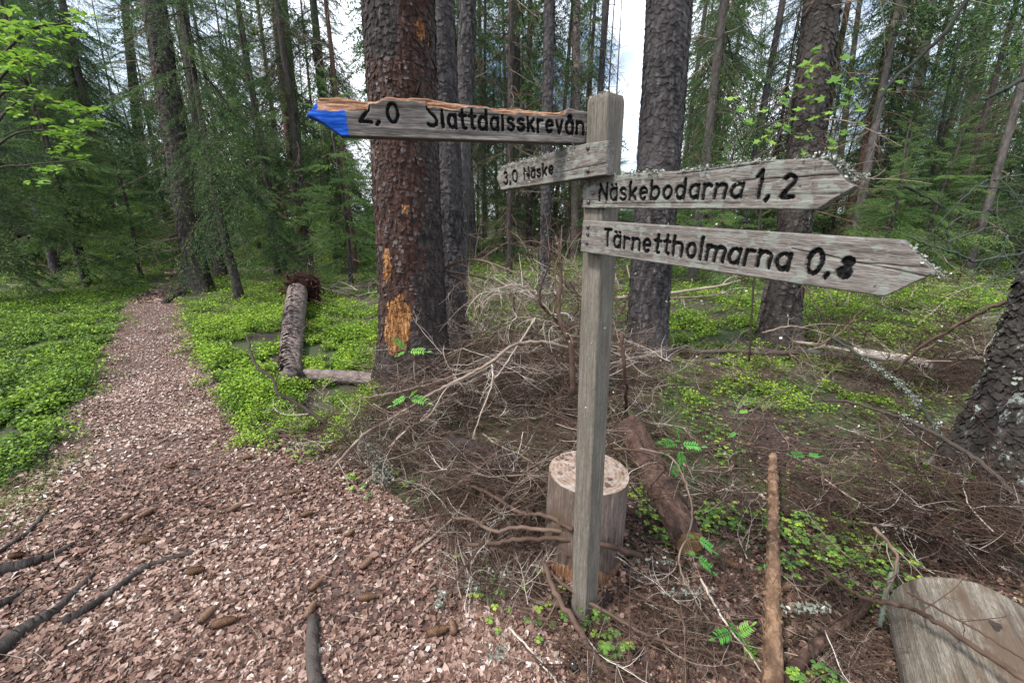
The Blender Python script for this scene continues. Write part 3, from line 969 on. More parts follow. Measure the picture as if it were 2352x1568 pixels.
def inst_tree(name, x, y, kind, trunk, label, group, sc=1.0, rad=1.0, skirt=False, lean=(0, 0), cat="spruce tree", rg=rgs, z=None):
    e = empty(name, (x, y, float(gz(x, y)) if z is None else z), label, cat, group)
    e.rotation_euler = (lean[0], lean[1], rg.uniform(0, 6.28))
    child("trunk", trunk, e, sc=(rad, rad, sc))
    if kind:
        v = CR[kind][int(rg.integers(len(CR[kind])))]
        c = child("crown", v[0], e, rz=rg.uniform(0, 6.28), sc=(sc, sc, sc))
        child("bough", v[1], c)
    if skirt:
        child("dead_branch", SK[int(rg.integers(len(SK)))], e, rz=rg.uniform(0, 6.28), sc=(1, 1, 1))
    return e

# ------------------------------------------------------------------ the trees one can point at
def traced_tree(name, bx, by, tx, ty, wpx, label, mat, Htot=14.0, cat="spruce tree", y=None, taper=.45, rows=60, sides=20,
                flare=.4, flare_h=.5, flakes=0, flake=.03, skirt=False, crown=None, seed=0, rough=.06, lumps=0.0, group=None, crown_sc=1.0, skirt_sc=1.0):
    g0 = PZ(bx, by, 0.0)
    if y is not None:
        g0 = PY(bx, by, y)
    g0[2] = float(gz(g0[0], g0[1]))
    top = PY(tx, ty, g0[1])
    k = (Htot) / (top[2] - g0[2])
    ex = (top[0] - g0[0]) * k
    ex = np.clip(ex, -2.2, 2.2)
    dep = (g0[1]) * CP + (H - 1.2) * SP
    r = wpx / 2 / F * dep
    e = empty(name, tuple(g0), label, cat, group)
    m = M()
    sf = trunk_mesh(m, (0, 0, 0), (ex, 0, Htot), r, r * taper, rows, sides, flare, flare_h, rough, seed, flakes, flake, min(6.5, Htot), lumps, liftk=(flake / .034) * (1 if flake < .035 else .6))
    tr = None
    if not isinstance(mat, tuple):
        tr = m.build("trunk", MT[mat], e)
    rg = np.random.default_rng(seed + 50)
    if skirt:
        o = child("dead_branch", SK[int(rg.integers(len(SK)))], e, rz=rg.uniform(0, 6.28), sc=(skirt_sc,) * 3)
        o.rotation_euler = (0, math.atan2(ex, Htot), 0)
    if crown:
        v = CR[crown][int(rg.integers(len(CR[crown])))]
        c = child("crown", v[0], e, rz=rg.uniform(0, 6.28), sc=(crown_sc,) * 3)
        c.rotation_euler = (0, math.atan2(ex, Htot), rg.uniform(0, 6.28))
        child("bough", v[1], c)
    return e, m, sf, g0, r

# big peeling spruce behind the signpost
e, m, sf, g0, r = traced_tree("spruce_tree", 958, 885, 915, 0, 150, "large spruce with peeling red-brown bark and orange bare patches behind the left arrow board", ('x',),
                              Htot=11, rows=420, sides=190, flare=.42, flare_h=.75, flakes=15000, flake=.030, seed=4, rough=.035, lumps=.012, taper=.7)
V = np.concatenate(m.v) + g0
u, v = proj(V)
front = (V[:, 1] < g0[1] + .06)
jit = (fbm(V * [26, 26, 13], 4, 3) - .5)
t2 = np.zeros(len(V))
# reddish zone: left two thirds of the front, above the dark base
edge = np.interp(v, [0, 300, 560, 700, 800, 830], [985, 975, 962, 955, 930, 900])
t2 = np.where(front & (u + jit * 160 < edge) & (v < 800 + jit * 150), .32, 0.0)
t2 = np.where(front & (jit > .14), .0, t2)
t2 = np.where((v < 130) & (u < 915), 0.0, t2)
def patch(cx_, cy_, rx_, ry_, k=.55):
    d = ((u - cx_) / rx_) ** 2 + ((v - cy_) / ry_) ** 2 + jit * 5.5 * k
    return front & (d < 1)
t2 = np.where(patch(915, 745, 31, 64, .22), 1.0, t2)
for a in ((905, 800, 12, 22), (889, 612, 8, 34), (932, 480, 10, 6), (967, 66, 9, 24)):
    t2 = np.where(patch(*a), 1.0, t2)
m.t2 = [t2]
m.v = [V - g0]
tt = np.concatenate(m.t); m.t = [tt]
m.build("trunk", MT['bark_big'], e)
for k, (ax_, ay_) in enumerate(((893, 190), (958, 215), (985, 105), (1012, 250))):
    w = PY(ax_, ay_, g0[1] - r * .75) - g0
    kb = M(); rg = np.random.default_rng(k)
    grow(kb, w, [rg.normal(.3, .3), -1, rg.normal(.1, .2)], .16, .014, 1, rg, kids=2, seg=.04, t=.25)
    kb.build("branch_stub", MT['twig'], e)

# companion trunk right behind it
traced_tree("spruce_tree", 1048, 812, 1012, 0, 60, "dark spruce trunk close behind the large peeling spruce on its right side", 'bark_grey', Htot=13, rows=160, sides=60,
            flare=.45, flakes=5000, flake=.05, seed=8, skirt=False)
traced_tree("birch_tree", 1052, 700, 1075, 0, 40, "scruffy grey birch trunk right of the large spruce pair, swollen below the arrow board", 'bark_grey', Htot=14, rows=80, sides=24, seed=9, cat="birch tree", rough=.18, flakes=1500, flake=.06)
# main trunks
traced_tree("spruce_tree", 1482, 825, 1538, 0, 92, "thick grey scaly spruce trunk between the signpost and the right-hand boards", 'bark_grey', Htot=13, rows=220, sides=90, flare=.28, flakes=9000, flake=.045,
            seed=12, taper=.75, lumps=.02)
traced_tree("spruce_tree", 1790, 785, 1890, 0, 66, "rough grey-brown spruce trunk behind the tips of the right-hand boards, flared at its base", 'bark', Htot=14, rows=160, sides=70, flare=.55,
            flare_h=.8, flakes=6000, flake=.06, seed=15, taper=.75, lumps=.02, skirt=True)
traced_tree("spruce_tree", 456, 668, 352, 0, 46, "leaning dark spruce trunk at the bend of the leaf-strewn path", 'bark', Htot=15, rows=120, sides=44, flare=.55, flare_h=.8, flakes=3500, flake=.08, seed=17,
            skirt=True, taper=.6)
traced_tree("spruce_tree", 508, 640, 415, 0, 26, "slimmer dark spruce just right of the leaning path-bend spruce", 'bark', Htot=15, seed=18, skirt=True)
traced_tree("spruce_tree", 345, 568, 300, 0, 24, "dark spruce trunk where the path disappears, left of the leaning spruce", 'bark', Htot=15, seed=19, skirt=True, crown='tall', crown_sc=.8)
traced_tree("spruce_tree", 706, 585, 650, 0, 24, "slender dark spruce behind the root plate, topmost part left of the blue board tip", 'bark', Htot=16, seed=20, skirt=True, crown='thin', crown_sc=.8)
traced_tree("spruce_tree", 1250, 665, 1262, 0, 24, "straight dark spruce trunk seen just above the middle of the short arrow board", 'bark_grey', Htot=16, seed=22, rows=90, flakes=1200, flake=.08, taper=.7)
traced_tree("spruce_tree", 1182, 600, 1187, 0, 20, "brown spruce trunk with long hanging boughs left of the short arrow board", 'bark', Htot=17, seed=23, skirt=True, crown='thin', crown_sc=.85)
traced_tree("spruce_tree", 1320, 600, 1325, 0, 20, "pale grey spruce trunk just left of the post top", 'bark_pale', Htot=17, seed=24, skirt=True)
traced_tree("spruce_tree", 1622, 610, 1664, 0, 17, "thin reddish spruce trunk right of the thick grey scaly trunk", 'bark_red', Htot=16, seed=25, skirt=True, crown='thin', crown_sc=.8)
traced_tree("spruce_tree", 2048, 560, 2142, 0, 31, "grey spruce trunk leaning right above the lower arrow tip", 'bark_grey', Htot=15, seed=26, rows=90, flakes=1500, flake=.07, skirt=True)
traced_tree("spruce_tree", 2178, 560, 2272, 0, 38, "broad grey spruce trunk at the upper right with dead snags", 'bark_grey', Htot=15, seed=27, rows=90, flakes=1500, flake=.08, skirt=True)
traced_tree("spruce_tree", 1905, 560, 1975, 0, 16, "slim spruce trunk just right of the rough flared trunk", 'bark', Htot=16, seed=28, skirt=True, crown='thin', crown_sc=.75)
traced_tree("dead_tree", 1066, 560, 1062, 360, 8, "short broken pale dead stem right of the large spruce pair", 'bark_pale', Htot=3.4, seed=30, cat="dead tree", taper=.7)
traced_tree("birch_sapling", 1742, 752, 1772, 600, 11, "thin white birch stem just left of the flared spruce base", 'bark_pale', Htot=4.4, seed=31, cat="birch sapling", taper=.3, sides=8)
e, m, sf, g0, r = traced_tree("birch_sapling", 716, 580, 722, 500, 8, "thin bent birch arching up towards the blue board tip", ('x',), Htot=1.0, seed=32, cat="birch sapling", sides=8)
mm = M()
P = np.array([PY(a, b, g0[1] - .4) for a, b in ((716, 582), (716, 500), (728, 430), (748, 370), (775, 325), (800, 318))])
tube(mm, smooth_path(P, 5) - g0, np.linspace(.045, .012, 26), 7, t=.5, rough=.1)
for o_ in list(e.children): bpy.data.objects.remove(o_)
mm.build("trunk", MT['bark_pale'], e)
mt2 = M(); rg = np.random.default_rng(3)
for i_ in range(8):
    q = P[1] + (P[4] - P[1]) * rg.uniform(0, 1) - g0
    grow(mt2, q, rg.normal(0, 1, 3), .5, .007, 1, rg, t=.7, kids=3)
mt2.build("branch", MT['twig'], e)

# right-hand trunk with lichen, close to the camera
g0 = np.array([2.93, 2.08, 0.0]); g0[2] = float(gz(g0[0], g0[1]))
eS = empty("spruce_tree", tuple(g0), "thick blackish trunk with pale green lichen at the right edge", "spruce tree")
m = M()
trunk_mesh(m, (0, 0, -.05), (.25, .25, 9), .225, .15, 330, 150, .62, .6, .05, 33, 11000, .045, 4.0, .04, liftk=1.8)
m.build("trunk", MT['bark_lichen'], eS)
m = M(); rg = np.random.default_rng(8)
lp = rg.uniform(0, 1, (500, 2))
th = math.pi + (lp[:, 0] - .3) * 2.6; hh = lp[:, 1] * 2.2
pp = np.stack([np.cos(th) * .245, np.sin(th) * .245, hh], -1) * np.where(hh < .5, 1 + .35 * (.5 - hh) / .5, 1)[:, None] * [1, 1, 1]
pp[:, 2] = hh
keep = fbm(pp * 5, 2, 3) > .56
scatter(m, pp[keep], rg.uniform(.008, .024, keep.sum()), ROUND, ROUND_F, rg, .9, rg.uniform(.0, .6, keep.sum()), None, .2)
tag(m.build("lichen", MT['lichen'], eS), kind='stuff')

def spruce_at(px, py, kind, sc, label, name="spruce_tree", group=None, trunk=None, rad=1.0, cat="spruce tree", seed=0, y=None):
    p = PZ(px, py, 0.0) if y is None else PY(px, py, y)
    rg = np.random.default_rng(seed + 900)
    tr = trunk if trunk is not None else (TRY[0] if kind == 'young' else TRY[1])
    return inst_tree(name, p[0], p[1], kind, tr, label, group, sc, rad, rg=rg)

# dark young spruces along the left and behind the path
spruce_at(552, 690, 'hang', .62, "dark green young spruce with drooping boughs right of the path bend", seed=1)
spruce_at(640, 640, 'dark', .75, "dark young spruce in front of the slender trunk, left of the root plate", seed=2)
spruce_at(200, 655, 'mid', .75, "young dark spruce with bare lower stem beside the path's left verge", seed=3)
spruce_at(200, 662, 'young', 1.25, "small spruce leaning on the dark one left of the path", seed=4)
spruce_at(-30, 700, 'dark', .85, "broad dark spruce cut by the left edge of the picture", seed=5)
spruce_at(60, 625, 'dark', 1.15, "tall dark spruce in the far left, its boughs filling the corner", seed=6)
spruce_at(-260, 640, 'dark', 1.2, "dark spruce standing outside the left edge with boughs reaching in", seed=7)
spruce_at(140, 590, 'dark', 1.3, "dark spruce in the second row on the left", seed=8)
spruce_at(820, 620, 'young', .95, "fresh green young spruce between the slender trunk and the large spruce", seed=9)
spruce_at(775, 600, 'young', 1.1, "young spruce behind the fallen trunk, under the blue board tip", seed=10)
spruce_at(590, 570, 'dark', 1.25, "dark spruce in the second row above the uprooted trunk", seed=11)
spruce_at(215, 548, 'low', 1.2, "bushy spruce at the far end of the path, left side", seed=12)
spruce_at(430, 545, 'dark', 1.3, "dark spruce directly behind the leaning trunk", seed=13)
spruce_at(1975, 590, 'young', 1.3, "yellow-green young spruce behind the lower board's arrow", seed=14)
spruce_at(2110, 640, 'young', .9, "low young spruce below the lower board's tip", seed=15)
spruce_at(2330, 640, 'dark', .9, "dark green spruce at the right edge above the lichen branches", seed=16)
spruce_at(1700, 590, 'young', 1.25, "young spruce between the thin reddish and the flared trunk", seed=17)
spruce_at(1100, 590, 'young', 1.1, "young spruce right of the dark companion trunk", seed=18)
spruce_at(1390, 580, 'young', 1.25, "young spruce directly behind the post", seed=19)
spruce_at(2450, 600, 'dark', 1.15, "tall dark spruce beyond the right edge with boughs reaching in", seed=20)
spruce_at(800, 575, 'hang', 1.0, "spruce with hanging boughs between the blue board tip and the large spruce", seed=22)
spruce_at(1140, 585, 'hang', .9, "spruce with hanging boughs behind the birch, left of the short board", seed=23)
spruce_at(1600, 620, 'hang', .8, "spruce with hanging boughs just right of the thick grey trunk", seed=24)
spruce_at(1740, 600, 'hang', 1.0, "spruce with hanging boughs left of the flared trunk", seed=25)
spruce_at(1960, 610, 'hang', .9, "spruce with hanging boughs above the upper board's tip", seed=26)
spruce_at(2220, 600, 'hang', 1.0, "spruce with hanging boughs in the upper right corner", seed=27)
spruce_at(2200, 610, 'young', 1.0, "yellow-green young spruce right of the lower board's tip", seed=28)
spruce_at(2020, 625, 'young', .8, "small yellow-green spruce showing below the lower board", seed=29)
spruce_at(1900, 600, 'young', 1.3, "green young spruce between the two right-hand boards' tips", seed=30)
spruce_at(1570, 600, 'young', 1.1, "young spruce right of the thick grey trunk's foot", seed=31)
spruce_at(2080, 600, 'young', 1.3, "bright young spruce in the gap under the upper right trunks", seed=32)
spruce_at(1990, 560, 'young', 1.6, "tall bright young spruce behind the boards' tips", seed=33)
spruce_at(2290, 590, 'young', 1.4, "bright young spruce near the right edge behind the lichen branches", seed=34)
spruce_at(1010, 590, 'hang', .9, "spruce with hanging boughs hidden behind the large pair", seed=35)
spruce_at(700, 590, 'hang', .95, "spruce with hanging boughs next to the slender dark one", seed=36)
spruce_at(1250, 575, 'hang', 1.0, "spruce with hanging boughs behind the short arrow board", seed=37)
spruce_at(90, 610, 'hang', 1.1, "spruce with hanging boughs filling the upper left corner", seed=38)
spruce_at(290, 600, 'hang', 1.0, "spruce with hanging boughs left of the leaning trunk", seed=39)
spruce_at(600, 590, 'hang', 1.0, "spruce with hanging boughs right of the slim path-side spruce", seed=40)
spruce_at(400, 570, 'hang', 1.1, "spruce with hanging boughs directly behind the leaning trunk's top", seed=41)
spruce_at(775, 625, 'hang', .75, "slim spruce with hanging boughs just left of the blue board tip", seed=42)
spruce_at(1850, 575, 'dark', 1.1, "dark spruce behind the middle of the right-hand boards", seed=21)

# ------------------------------------------------------------------ the wood beyond
rgf = np.random.default_rng(77)
taken = []
def clear(x, y):
    u, v = proj(np.array([x, y, 0.0]))
    if y < 30 and 330 < u < 450: return False
    for a, b in taken:
        if (a - x) ** 2 + (b - y) ** 2 < 1.0: return False
    taken.append((x, y))
    return True
SECT = [(-1e9, 420, "left of the path bend"), (420, 850, "between the path and the large spruce"), (850, 1350, "behind the left arrow boards"),
        (1350, 1800, "behind the post and the thick grey trunk"), (1800, 1e9, "on the right beyond the arrow tips")]
def sector(x, y):
    u, v = proj(np.array([x, y, 1.0]))
    for a, b, s_ in SECT:
        if a <= u < b: return s_
cnt = 0
bands = [(11, 18, 36, ['thin', 'high', None, 'thin']), (18, 30, 64, ['tall', 'thin', 'high', None]), (30, 52, 80, ['tall', 'thin', 'high'])]
DIST = ["near", "middle", "far"]
for bi, (y0, y1, n, kinds) in enumerate(bands):
    k = 0; tries = 0
    while k < n and tries < 4000:
        tries += 1
        y = rgf.uniform(y0, y1); u = rgf.uniform(-150, 2500)
        x = (u - 1176) / F * y * CP
        # the open strip of sky right of the post and beside the large spruce
        if (1400 < u < 1468 or 812 < u < 850): continue
        if not clear(x, y): continue
        kd = kinds[int(rgf.integers(len(kinds)))]
        if kd in ('tall', 'thin') and (1340 < u < 1520 or 780 < u < 880): kd = None
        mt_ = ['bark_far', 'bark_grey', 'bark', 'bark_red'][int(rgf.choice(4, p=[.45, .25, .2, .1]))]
        lab = {0: "slim spruce in the nearest row ", 1: "spruce in the middle rows of the wood ", 2: "far spruce in the back rows "}[bi] + sector(x, y)
        sc = rgf.uniform(.8, 1.1)
        inst_tree("spruce_tree", x, y, kd, TR[mt_][int(rgf.integers(2))], lab, ["nearest", "middle", "back"][bi] + " rows of spruces " + sector(x, y), sc, rgf.uniform(.45, 1.1), skirt=(bi < 2),
                  lean=(rgf.normal(0, .025), rgf.normal(0, .025)), rg=rgf)
        k += 1
# undergrowth spruces
for bi, (y0, y1, n) in enumerate([(9.5, 20, 46), (20, 38, 70), (38, 58, 60)]):
    k = 0; tries = 0
    while k < n and tries < 3000:
        tries += 1
        y = rgf.uniform(y0, y1); u = rgf.uniform(-200, 2560)
        x = (u - 1176) / F * y * CP
        if not clear(x, y): continue
        hmax = 1.5 if bi > 1 else 1.1
        lowgap = (1400 < u < 1468 or 812 < u < 850)
        kd = ['young', 'low', 'low'][bi] if rgf.uniform() < .6 else 'low'
        sc = rgf.uniform(.55, 1.0) * (1.15 if bi else 1) * (.6 if lowgap else 1)
        inst_tree("young_spruce", x, y, kd, TRY[0], ["low green undergrowth spruce ", "bushy young spruce among the middle rows ", "bushy spruce at the back of the wood "][bi] + sector(x, y),
                  ["near", "middle", "back"][bi] + " young spruces " + sector(x, y), sc, 1.0, rg=rgf, cat="young spruce")
        k += 1
# beyond all that the wood reads as one mass
m1 = M()
for k in range(80):
    a = rgf.uniform(-1.05, 1.05); d = rgf.uniform(60, 85)
    x, y = math.sin(a) * d, math.cos(a) * d
    hh = rgf.uniform(8, 17)
    for b in range(26):
        s_ = b / 26
        az = rgf.uniform(0, 6.28)
        tm_ = M()
        place_spray(m1, tm_, SPRC[int(rgf.integers(4))], np.array([x, y, .5 + hh * s_]), az, -.3 + .6 * s_, 2.4 * (1 - s_) + .5, rgf.normal(0, .15))
tag(m1.build("far_wood", MT['spruce']), kind='stuff')
# ------------------------------------------------------------------ signpost
def P3(px, py, t):
    dx, dy, dz = ray(px, py)
    return np.array([dx * t, dy * t, H + dz * t])

POST = np.array([.293, 1.285, 0.0]); POST[2] = float(gz(POST[0], POST[1]))
n1 = np.array([-.79, -.614, 0]); n1 /= np.linalg.norm(n1)       # left face of the post
n2_ = np.array([.614, -.79, 0]); n2_ /= np.linalg.norm(n2_)      # right face
sign = empty("signpost", tuple(POST), "grey wooden trail signpost with four arrow boards, the left one tipped blue", "signpost")

# post: a square timber with worn top and slightly rounded edges
W = .075
m = M()
topz = float(PY(1392, 222, POST[1])[2]) - POST[2]
zs = np.concatenate([np.linspace(-.15, topz - .02, 120), topz - .02 + np.array([.008, .014, .018, .02])])
per = []
c_ = .006
for sx, sy in ((1, 1), (-1, 1), (-1, -1), (1, -1)):
    for k in range(3):
        a0 = {(1, 1): 0, (-1, 1): 90, (-1, -1): 180, (1, -1): 270}[(sx, sy)] + k * 45
        a = math.radians(a0)
        per.append((sx * (W / 2 - c_) + c_ * math.cos(a), sy * (W / 2 - c_) + c_ * math.sin(a)))
per = np.array(per)
# subdivide each flat side
pp = []
for i in range(len(per)):
    a, b = per[i], per[(i + 1) % len(per)]
    L_ = np.linalg.norm(b - a)
    kk = 8 if L_ > .02 else 1
    for q in range(kk): pp.append(a + (b - a) * q / kk)
pp = np.array(pp)
V = []
lean_top = PY(1392, 222, POST[1])[0] - POST[0]
lean_bot = 0
for z in zs:
    sh = 1.0 - max(0, (z - (topz - .02)) / .02) ** 2 * .10
    q = pp * sh
    off = .0016 * (fbm(np.stack([pp[:, 0] * 160, pp[:, 1] * 160, np.full(len(pp), z * 7)], -1), 3, 2) - .5)
    q = q * (1 + off[:, None] / (W / 2) * 1.5)
    s_ = max(0, z) / topz
    world2 = q[:, 0:1] * n1[None, :2] + q[:, 1:2] * n2_[None, :2]
    V.append(np.column_stack([world2[:, 0] + lean_top * s_, world2[:, 1], np.full(len(pp), z)]))
k = len(pp)
V = np.concatenate(V)
i = np.arange(len(zs) - 1)[:, None] * k; j = np.arange(k)[None]; j2 = (j + 1) % k
f = [np.stack([i + j, i + j2, i + k + j2, i + k + j], -1).reshape(-1, 4)]
V = np.vstack([V, [lean_top, 0, topz + .002]])
f.append(np.stack([(len(zs) - 1) * k + np.arange(k), (len(zs) - 1) * k + (np.arange(k) + 1) % k, np.full(k, len(V) - 1)], -1))
m.add(V, f)
m.build("post", MT['post'], sign, smooth=False)

# ---- hand routed letters: strokes in a box one x-height wide, cap height 1
def arc(cx_, cy_, rx_, ry_, a0, a1, n=10):
    a = np.radians(np.linspace(a0, a1, n))
    return [(cx_ + rx_ * math.cos(x), cy_ + ry_ * math.sin(x)) for x in a]
X_ = .66
GL = {
    'N': (.62, [[(.06, 0), (.06, 1)], [(.06, 1), (.54, 0)], [(.54, 0), (.54, 1)]]),
    'n': (.56, [[(.07, 0), (.07, X_)], arc(.28, X_ - .22, .21, .21, 165, 0) + [(.49, 0)]]),
    'a': (.56, [arc(.27, X_ / 2, .20, X_ / 2, 40, 320, 14), [(.47, X_), (.47, 0)]]),
    'd': (.56, [arc(.27, X_ / 2, .20, X_ / 2, 40, 320, 14), [(.47, 1.0), (.47, 0)]]),
    'b': (.56, [arc(.29, X_ / 2, .20, X_ / 2, 140, -140, 14), [(.08, 1.0), (.08, 0)]]),
    's': (.48, [arc(.24, X_ - .17, .16, .16, 35, 200, 8) + arc(.24, .17, .17, .17, 90, -150, 10)]),
    'k': (.50, [[(.08, 0), (.08, 1)], [(.42, X_), (.12, .28)], [(.2, .36), (.44, 0)]]),
    'e': (.54, [[(.09, X_ / 2), (.45, X_ / 2 + .04)] + arc(.27, X_ / 2, .19, X_ / 2, 15, 310, 16)]),
    'o': (.56, [arc(.28, X_ / 2, .20, X_ / 2, 0, 360, 20)]),
    'r': (.42, [[(.08, 0), (.08, X_)], arc(.25, X_ - .2, .17, .19, 165, 50, 6)]),
    't': (.40, [[(.2, .98), (.2, .14)] + arc(.3, .12, .1, .1, 180, 290, 5), [(.06, X_), (.36, X_)]]),
    'T': (.56, [[(.28, 0), (.28, 1)], [(.06, 1), (.50, 1)]]),
    'h': (.56, [[(.07, 0), (.07, 1)], arc(.28, X_ - .22, .21, .21, 165, 0) + [(.49, 0)]]),
    'l': (.22, [[(.10, 0), (.10, 1)]]),
    'm': (.84, [[(.07, 0), (.07, X_)], arc(.25, X_ - .18, .18, .18, 165, 0, 7) + [(.43, 0)], arc(.61, X_ - .18, .18, .18, 165, 0, 7) + [(.79, 0)]]),
    'v': (.48, [[(.06, X_), (.24, 0)], [(.24, 0), (.42, X_)]]),
    'S': (.60, [[(.04, .98), (.14, .82), (.40, .55), (.50, .33), (.46, .12), (.30, .02), (.14, .04), (.04, .14)]]),
    '0': (.64, [arc(.32, .5, .23, .5, 0, 360, 24)]),
    '1': (.38, [[(.24, 0), (.24, 1)], [(.24, 1), (.08, .78)]]),
    '2': (.58, [arc(.29, .74, .2, .25, 160, -35, 10) + [(.08, 0)], [(.08, 0), (.52, 0)]]),
    '3': (.54, [arc(.25, .74, .19, .25, 150, -80, 10), arc(.25, .25, .22, .26, 80, -150, 10)]),
    '8': (.58, [arc(.29, .76, .17, .22, 0, 360, 14), arc(.29, .26, .22, .26, 0, 360, 16)]),
    ',': (.26, [[(.14, .06), (.06, -.12)]]),
    ' ': (.34, []),
}
GL['ä'] = (.56, GL['a'][1] + [[(.16, X_ + .2), (.17, X_ + .2)], [(.40, X_ + .2), (.41, X_ + .2)]])
GL['å'] = (.56, GL['a'][1] + [arc(.28, X_ + .22, .08, .08, 0, 360, 8)])

def text_segs(txt, u0, u1, v0, v1, cap0, cap1, sp=.09):
    """segments in board coordinates; baseline from (u0,v0) to (u1,v1), cap height cap0 -> cap1"""
    tot = sum(GL[c][0] + sp for c in txt)
    segs = []
    x = 0
    for c in txt:
        w, st = GL[c]
        for pl in st:
            q = []
            for (a, b) in pl:
                s_ = (x + a) / tot
                cap = cap0 + (cap1 - cap0) * s_
                q.append((u0 + (u1 - u0) * s_, v0 + (v1 - v0) * s_ + b * cap))
            for i in range(len(q) - 1): segs.append((*q[i], *q[i + 1]))
        x += w + sp
    return np.array(segs)

def board(name, org, U, L, tipL, Hb, thick, mat, label, segs, wr, htop=None, cell=.0014, depth=.005, N_=None, post_bolts=(), raw=None, blue=None,
          left=False, topslope=1.0, rough=.0006, cracks=(), disks=(), tip_v=.5, bspot=None):
    """board in its own frame: x along the board, z up, -y outwards to the viewer"""
    U = np.array(U, float); U /= np.linalg.norm(U)
    Zv = np.array([0, 0, 1.0]); Zv = Zv - U * (Zv @ U); Zv /= np.linalg.norm(Zv)
    Yv = np.cross(Zv, U)            # into the board when viewer is on -Y
    tot = L + tipL
    nu = int(tot / cell); nv = int(Hb / cell)
    s_ = np.linspace(0, 1, nu); t_ = np.linspace(0, 1, nv)
    S_, T_ = np.meshgrid(s_, t_, indexing='ij')
    cut = tipL * np.abs(T_ - tip_v) / np.where(T_ > tip_v, (1 - tip_v) / topslope, tip_v)
    uu = cut + S_ * (tot - cut) if left else S_ * (tot - cut)
    ht = Hb * (np.ones_like(S_) if htop is None else np.interp(uu, *htop))
    vv = T_ * ht
    d = np.full(uu.shape, 9.0)
    wu = uu + .0042 * (fbm(np.stack([uu * 38, vv * 38, uu * 0 + 1], -1), 2, 31) - .5)
    wv_ = vv + .0050 * (fbm(np.stack([uu * 30, vv * 30, uu * 0 + 7], -1), 2, 32) - .5)
    for (a, b, c, e_) in (segs if segs is not None else []):
        lo, hi = min(a, c) - wr * 2.5, max(a, c) + wr * 2.5
        rw = np.where((uu.max(1) > lo) & (uu.min(1) < hi))[0]
        if len(rw) == 0: continue
        i0, i1 = rw[0], rw[-1] + 1
        px_, pz_ = wu[i0:i1], wv_[i0:i1]
        L2 = (c - a) ** 2 + (e_ - b) ** 2 + 1e-12
        tt = np.clip(((px_ - a) * (c - a) + (pz_ - b) * (e_ - b)) / L2, 0, 1)
        dd = np.hypot(px_ - a - tt * (c - a), pz_ - b - tt * (e_ - b))
        d[i0:i1] = np.minimum(d[i0:i1], dd)
    for (a, b, rr) in disks:
        d = np.minimum(d, np.maximum(0, np.hypot(uu - a, vv - b) - rr + wr * .9))
    q = np.stack([uu * 5, vv * 90, np.zeros_like(uu) + 3.1], -1)
    gr = fbm(q, 4, 11)
    edge_n = (fbm(np.stack([uu * 260, vv * 260, uu * 0], -1), 2, 4) - .5)
    wl = wr * (1 + .35 * edge_n)
    ins = np.clip((wl - d) / (wr * .35), 0, 1)
    yy = depth * ins - (gr - .5) * rough * 4
    for (ca, cb, cv, cs, cd) in cracks:
        line = cv + cs * (uu - ca) + .003 * (fbm(np.stack([uu * 30, uu * 0, uu * 0 + cv * 50], -1), 3, 2) - .5)
        w_ = np.clip(1 - np.abs(vv - line) / .0016, 0, 1) * (uu > ca) * (uu < cb)
        yy = yy + cd * w_
    t1 = np.full(uu.shape, .5); tw = np.zeros(uu.shape)
    mask_ink = d < wl * .93
    if raw is not None:
        brk = np.interp(uu, *raw) + .004 * (fbm(np.stack([uu * 60, uu * 0 + 2, uu * 0], -1), 3, 8) - .5) * 2
        rm = vv > brk
        chunk = fbm(np.stack([uu * 14, vv * 190, uu * 0], -1), 4, 15)
        yy = np.where(rm, .007 + .010 * (chunk - .3) + np.clip((vv - brk) * .45, 0, .02), yy)
        tw = np.where(rm, 1.0, tw)
        mask_ink &= ~rm
    if blue is not None:
        bm = uu < blue + .004 * (fbm(np.stack([vv * 130, vv * 0, vv * 0], -1), 2, 5) - .5) * 2
        bm &= (tw < .5)
        t1 = np.where(bm, .85, t1)
        bm2 = (np.hypot(uu - bspot[0], (vv - bspot[1]) * .8) < .009 + .006 * (fbm(np.stack([uu * 90, vv * 90, uu * 0], -1), 2, 3) - .5)) & (tw > .5)
        t1 = np.where(bm2, .85, t1); tw = np.where(bm2, 0.0, tw)
    edge = np.minimum(np.minimum(S_, 1 - S_) * tot, np.minimum(T_, 1 - T_) * Hb)
    yy = yy + .0025 * np.clip(1 - edge / .003, 0, 1) ** 2
    front = np.stack([uu, yy, vv], -1).reshape(-1, 3)
    bk = np.stack([uu, np.full_like(uu, thick), vv], -1)
    # back grid shares the outline of the front: only the rim and a fan are needed
    idx = np.arange(nu * nv).reshape(nu, nv)
    fq = np.stack([idx[:-1, :-1], idx[1:, :-1], idx[1:, 1:], idx[:-1, 1:]], -1).reshape(-1, 4)
    mk = mask_ink[:-1, :-1].ravel() & mask_ink[1:, 1:].ravel()
    rim = np.concatenate([idx[:, 0], idx[-1, 1:], idx[-2::-1, -1], idx[0, -2:0:-1]])
    m = M()
    n0 = nu * nv
    ang = len(rim)
    rimv = bk.reshape(-1, 3)[rim]
    rimv[:, 1] += 0
    cen = rimv.mean(0)
    V = np.vstack([front, rimv, cen])
    a = np.arange(ang); b = (a + 1) % ang
    side = np.stack([rim[b], rim[a], n0 + a, n0 + b], -1)
    # back face as strips between paired bottom and top rim points
    bot = n0 + np.arange(nu); topi = n0 + (nu + nv - 2) + np.arange(nu)[::-1] if False else None
    backf = np.stack([n0 + b, n0 + a, np.full(ang, n0 + ang)], -1)
    # side faces of a blue tip are painted dark blue
    tside = np.concatenate([t1.ravel(), np.where((rimv[:, 0] < tipL + .002) & (rimv[:, 2] < Hb * tip_v + .004), .97 if blue is not None else .5, .5), [.5]])
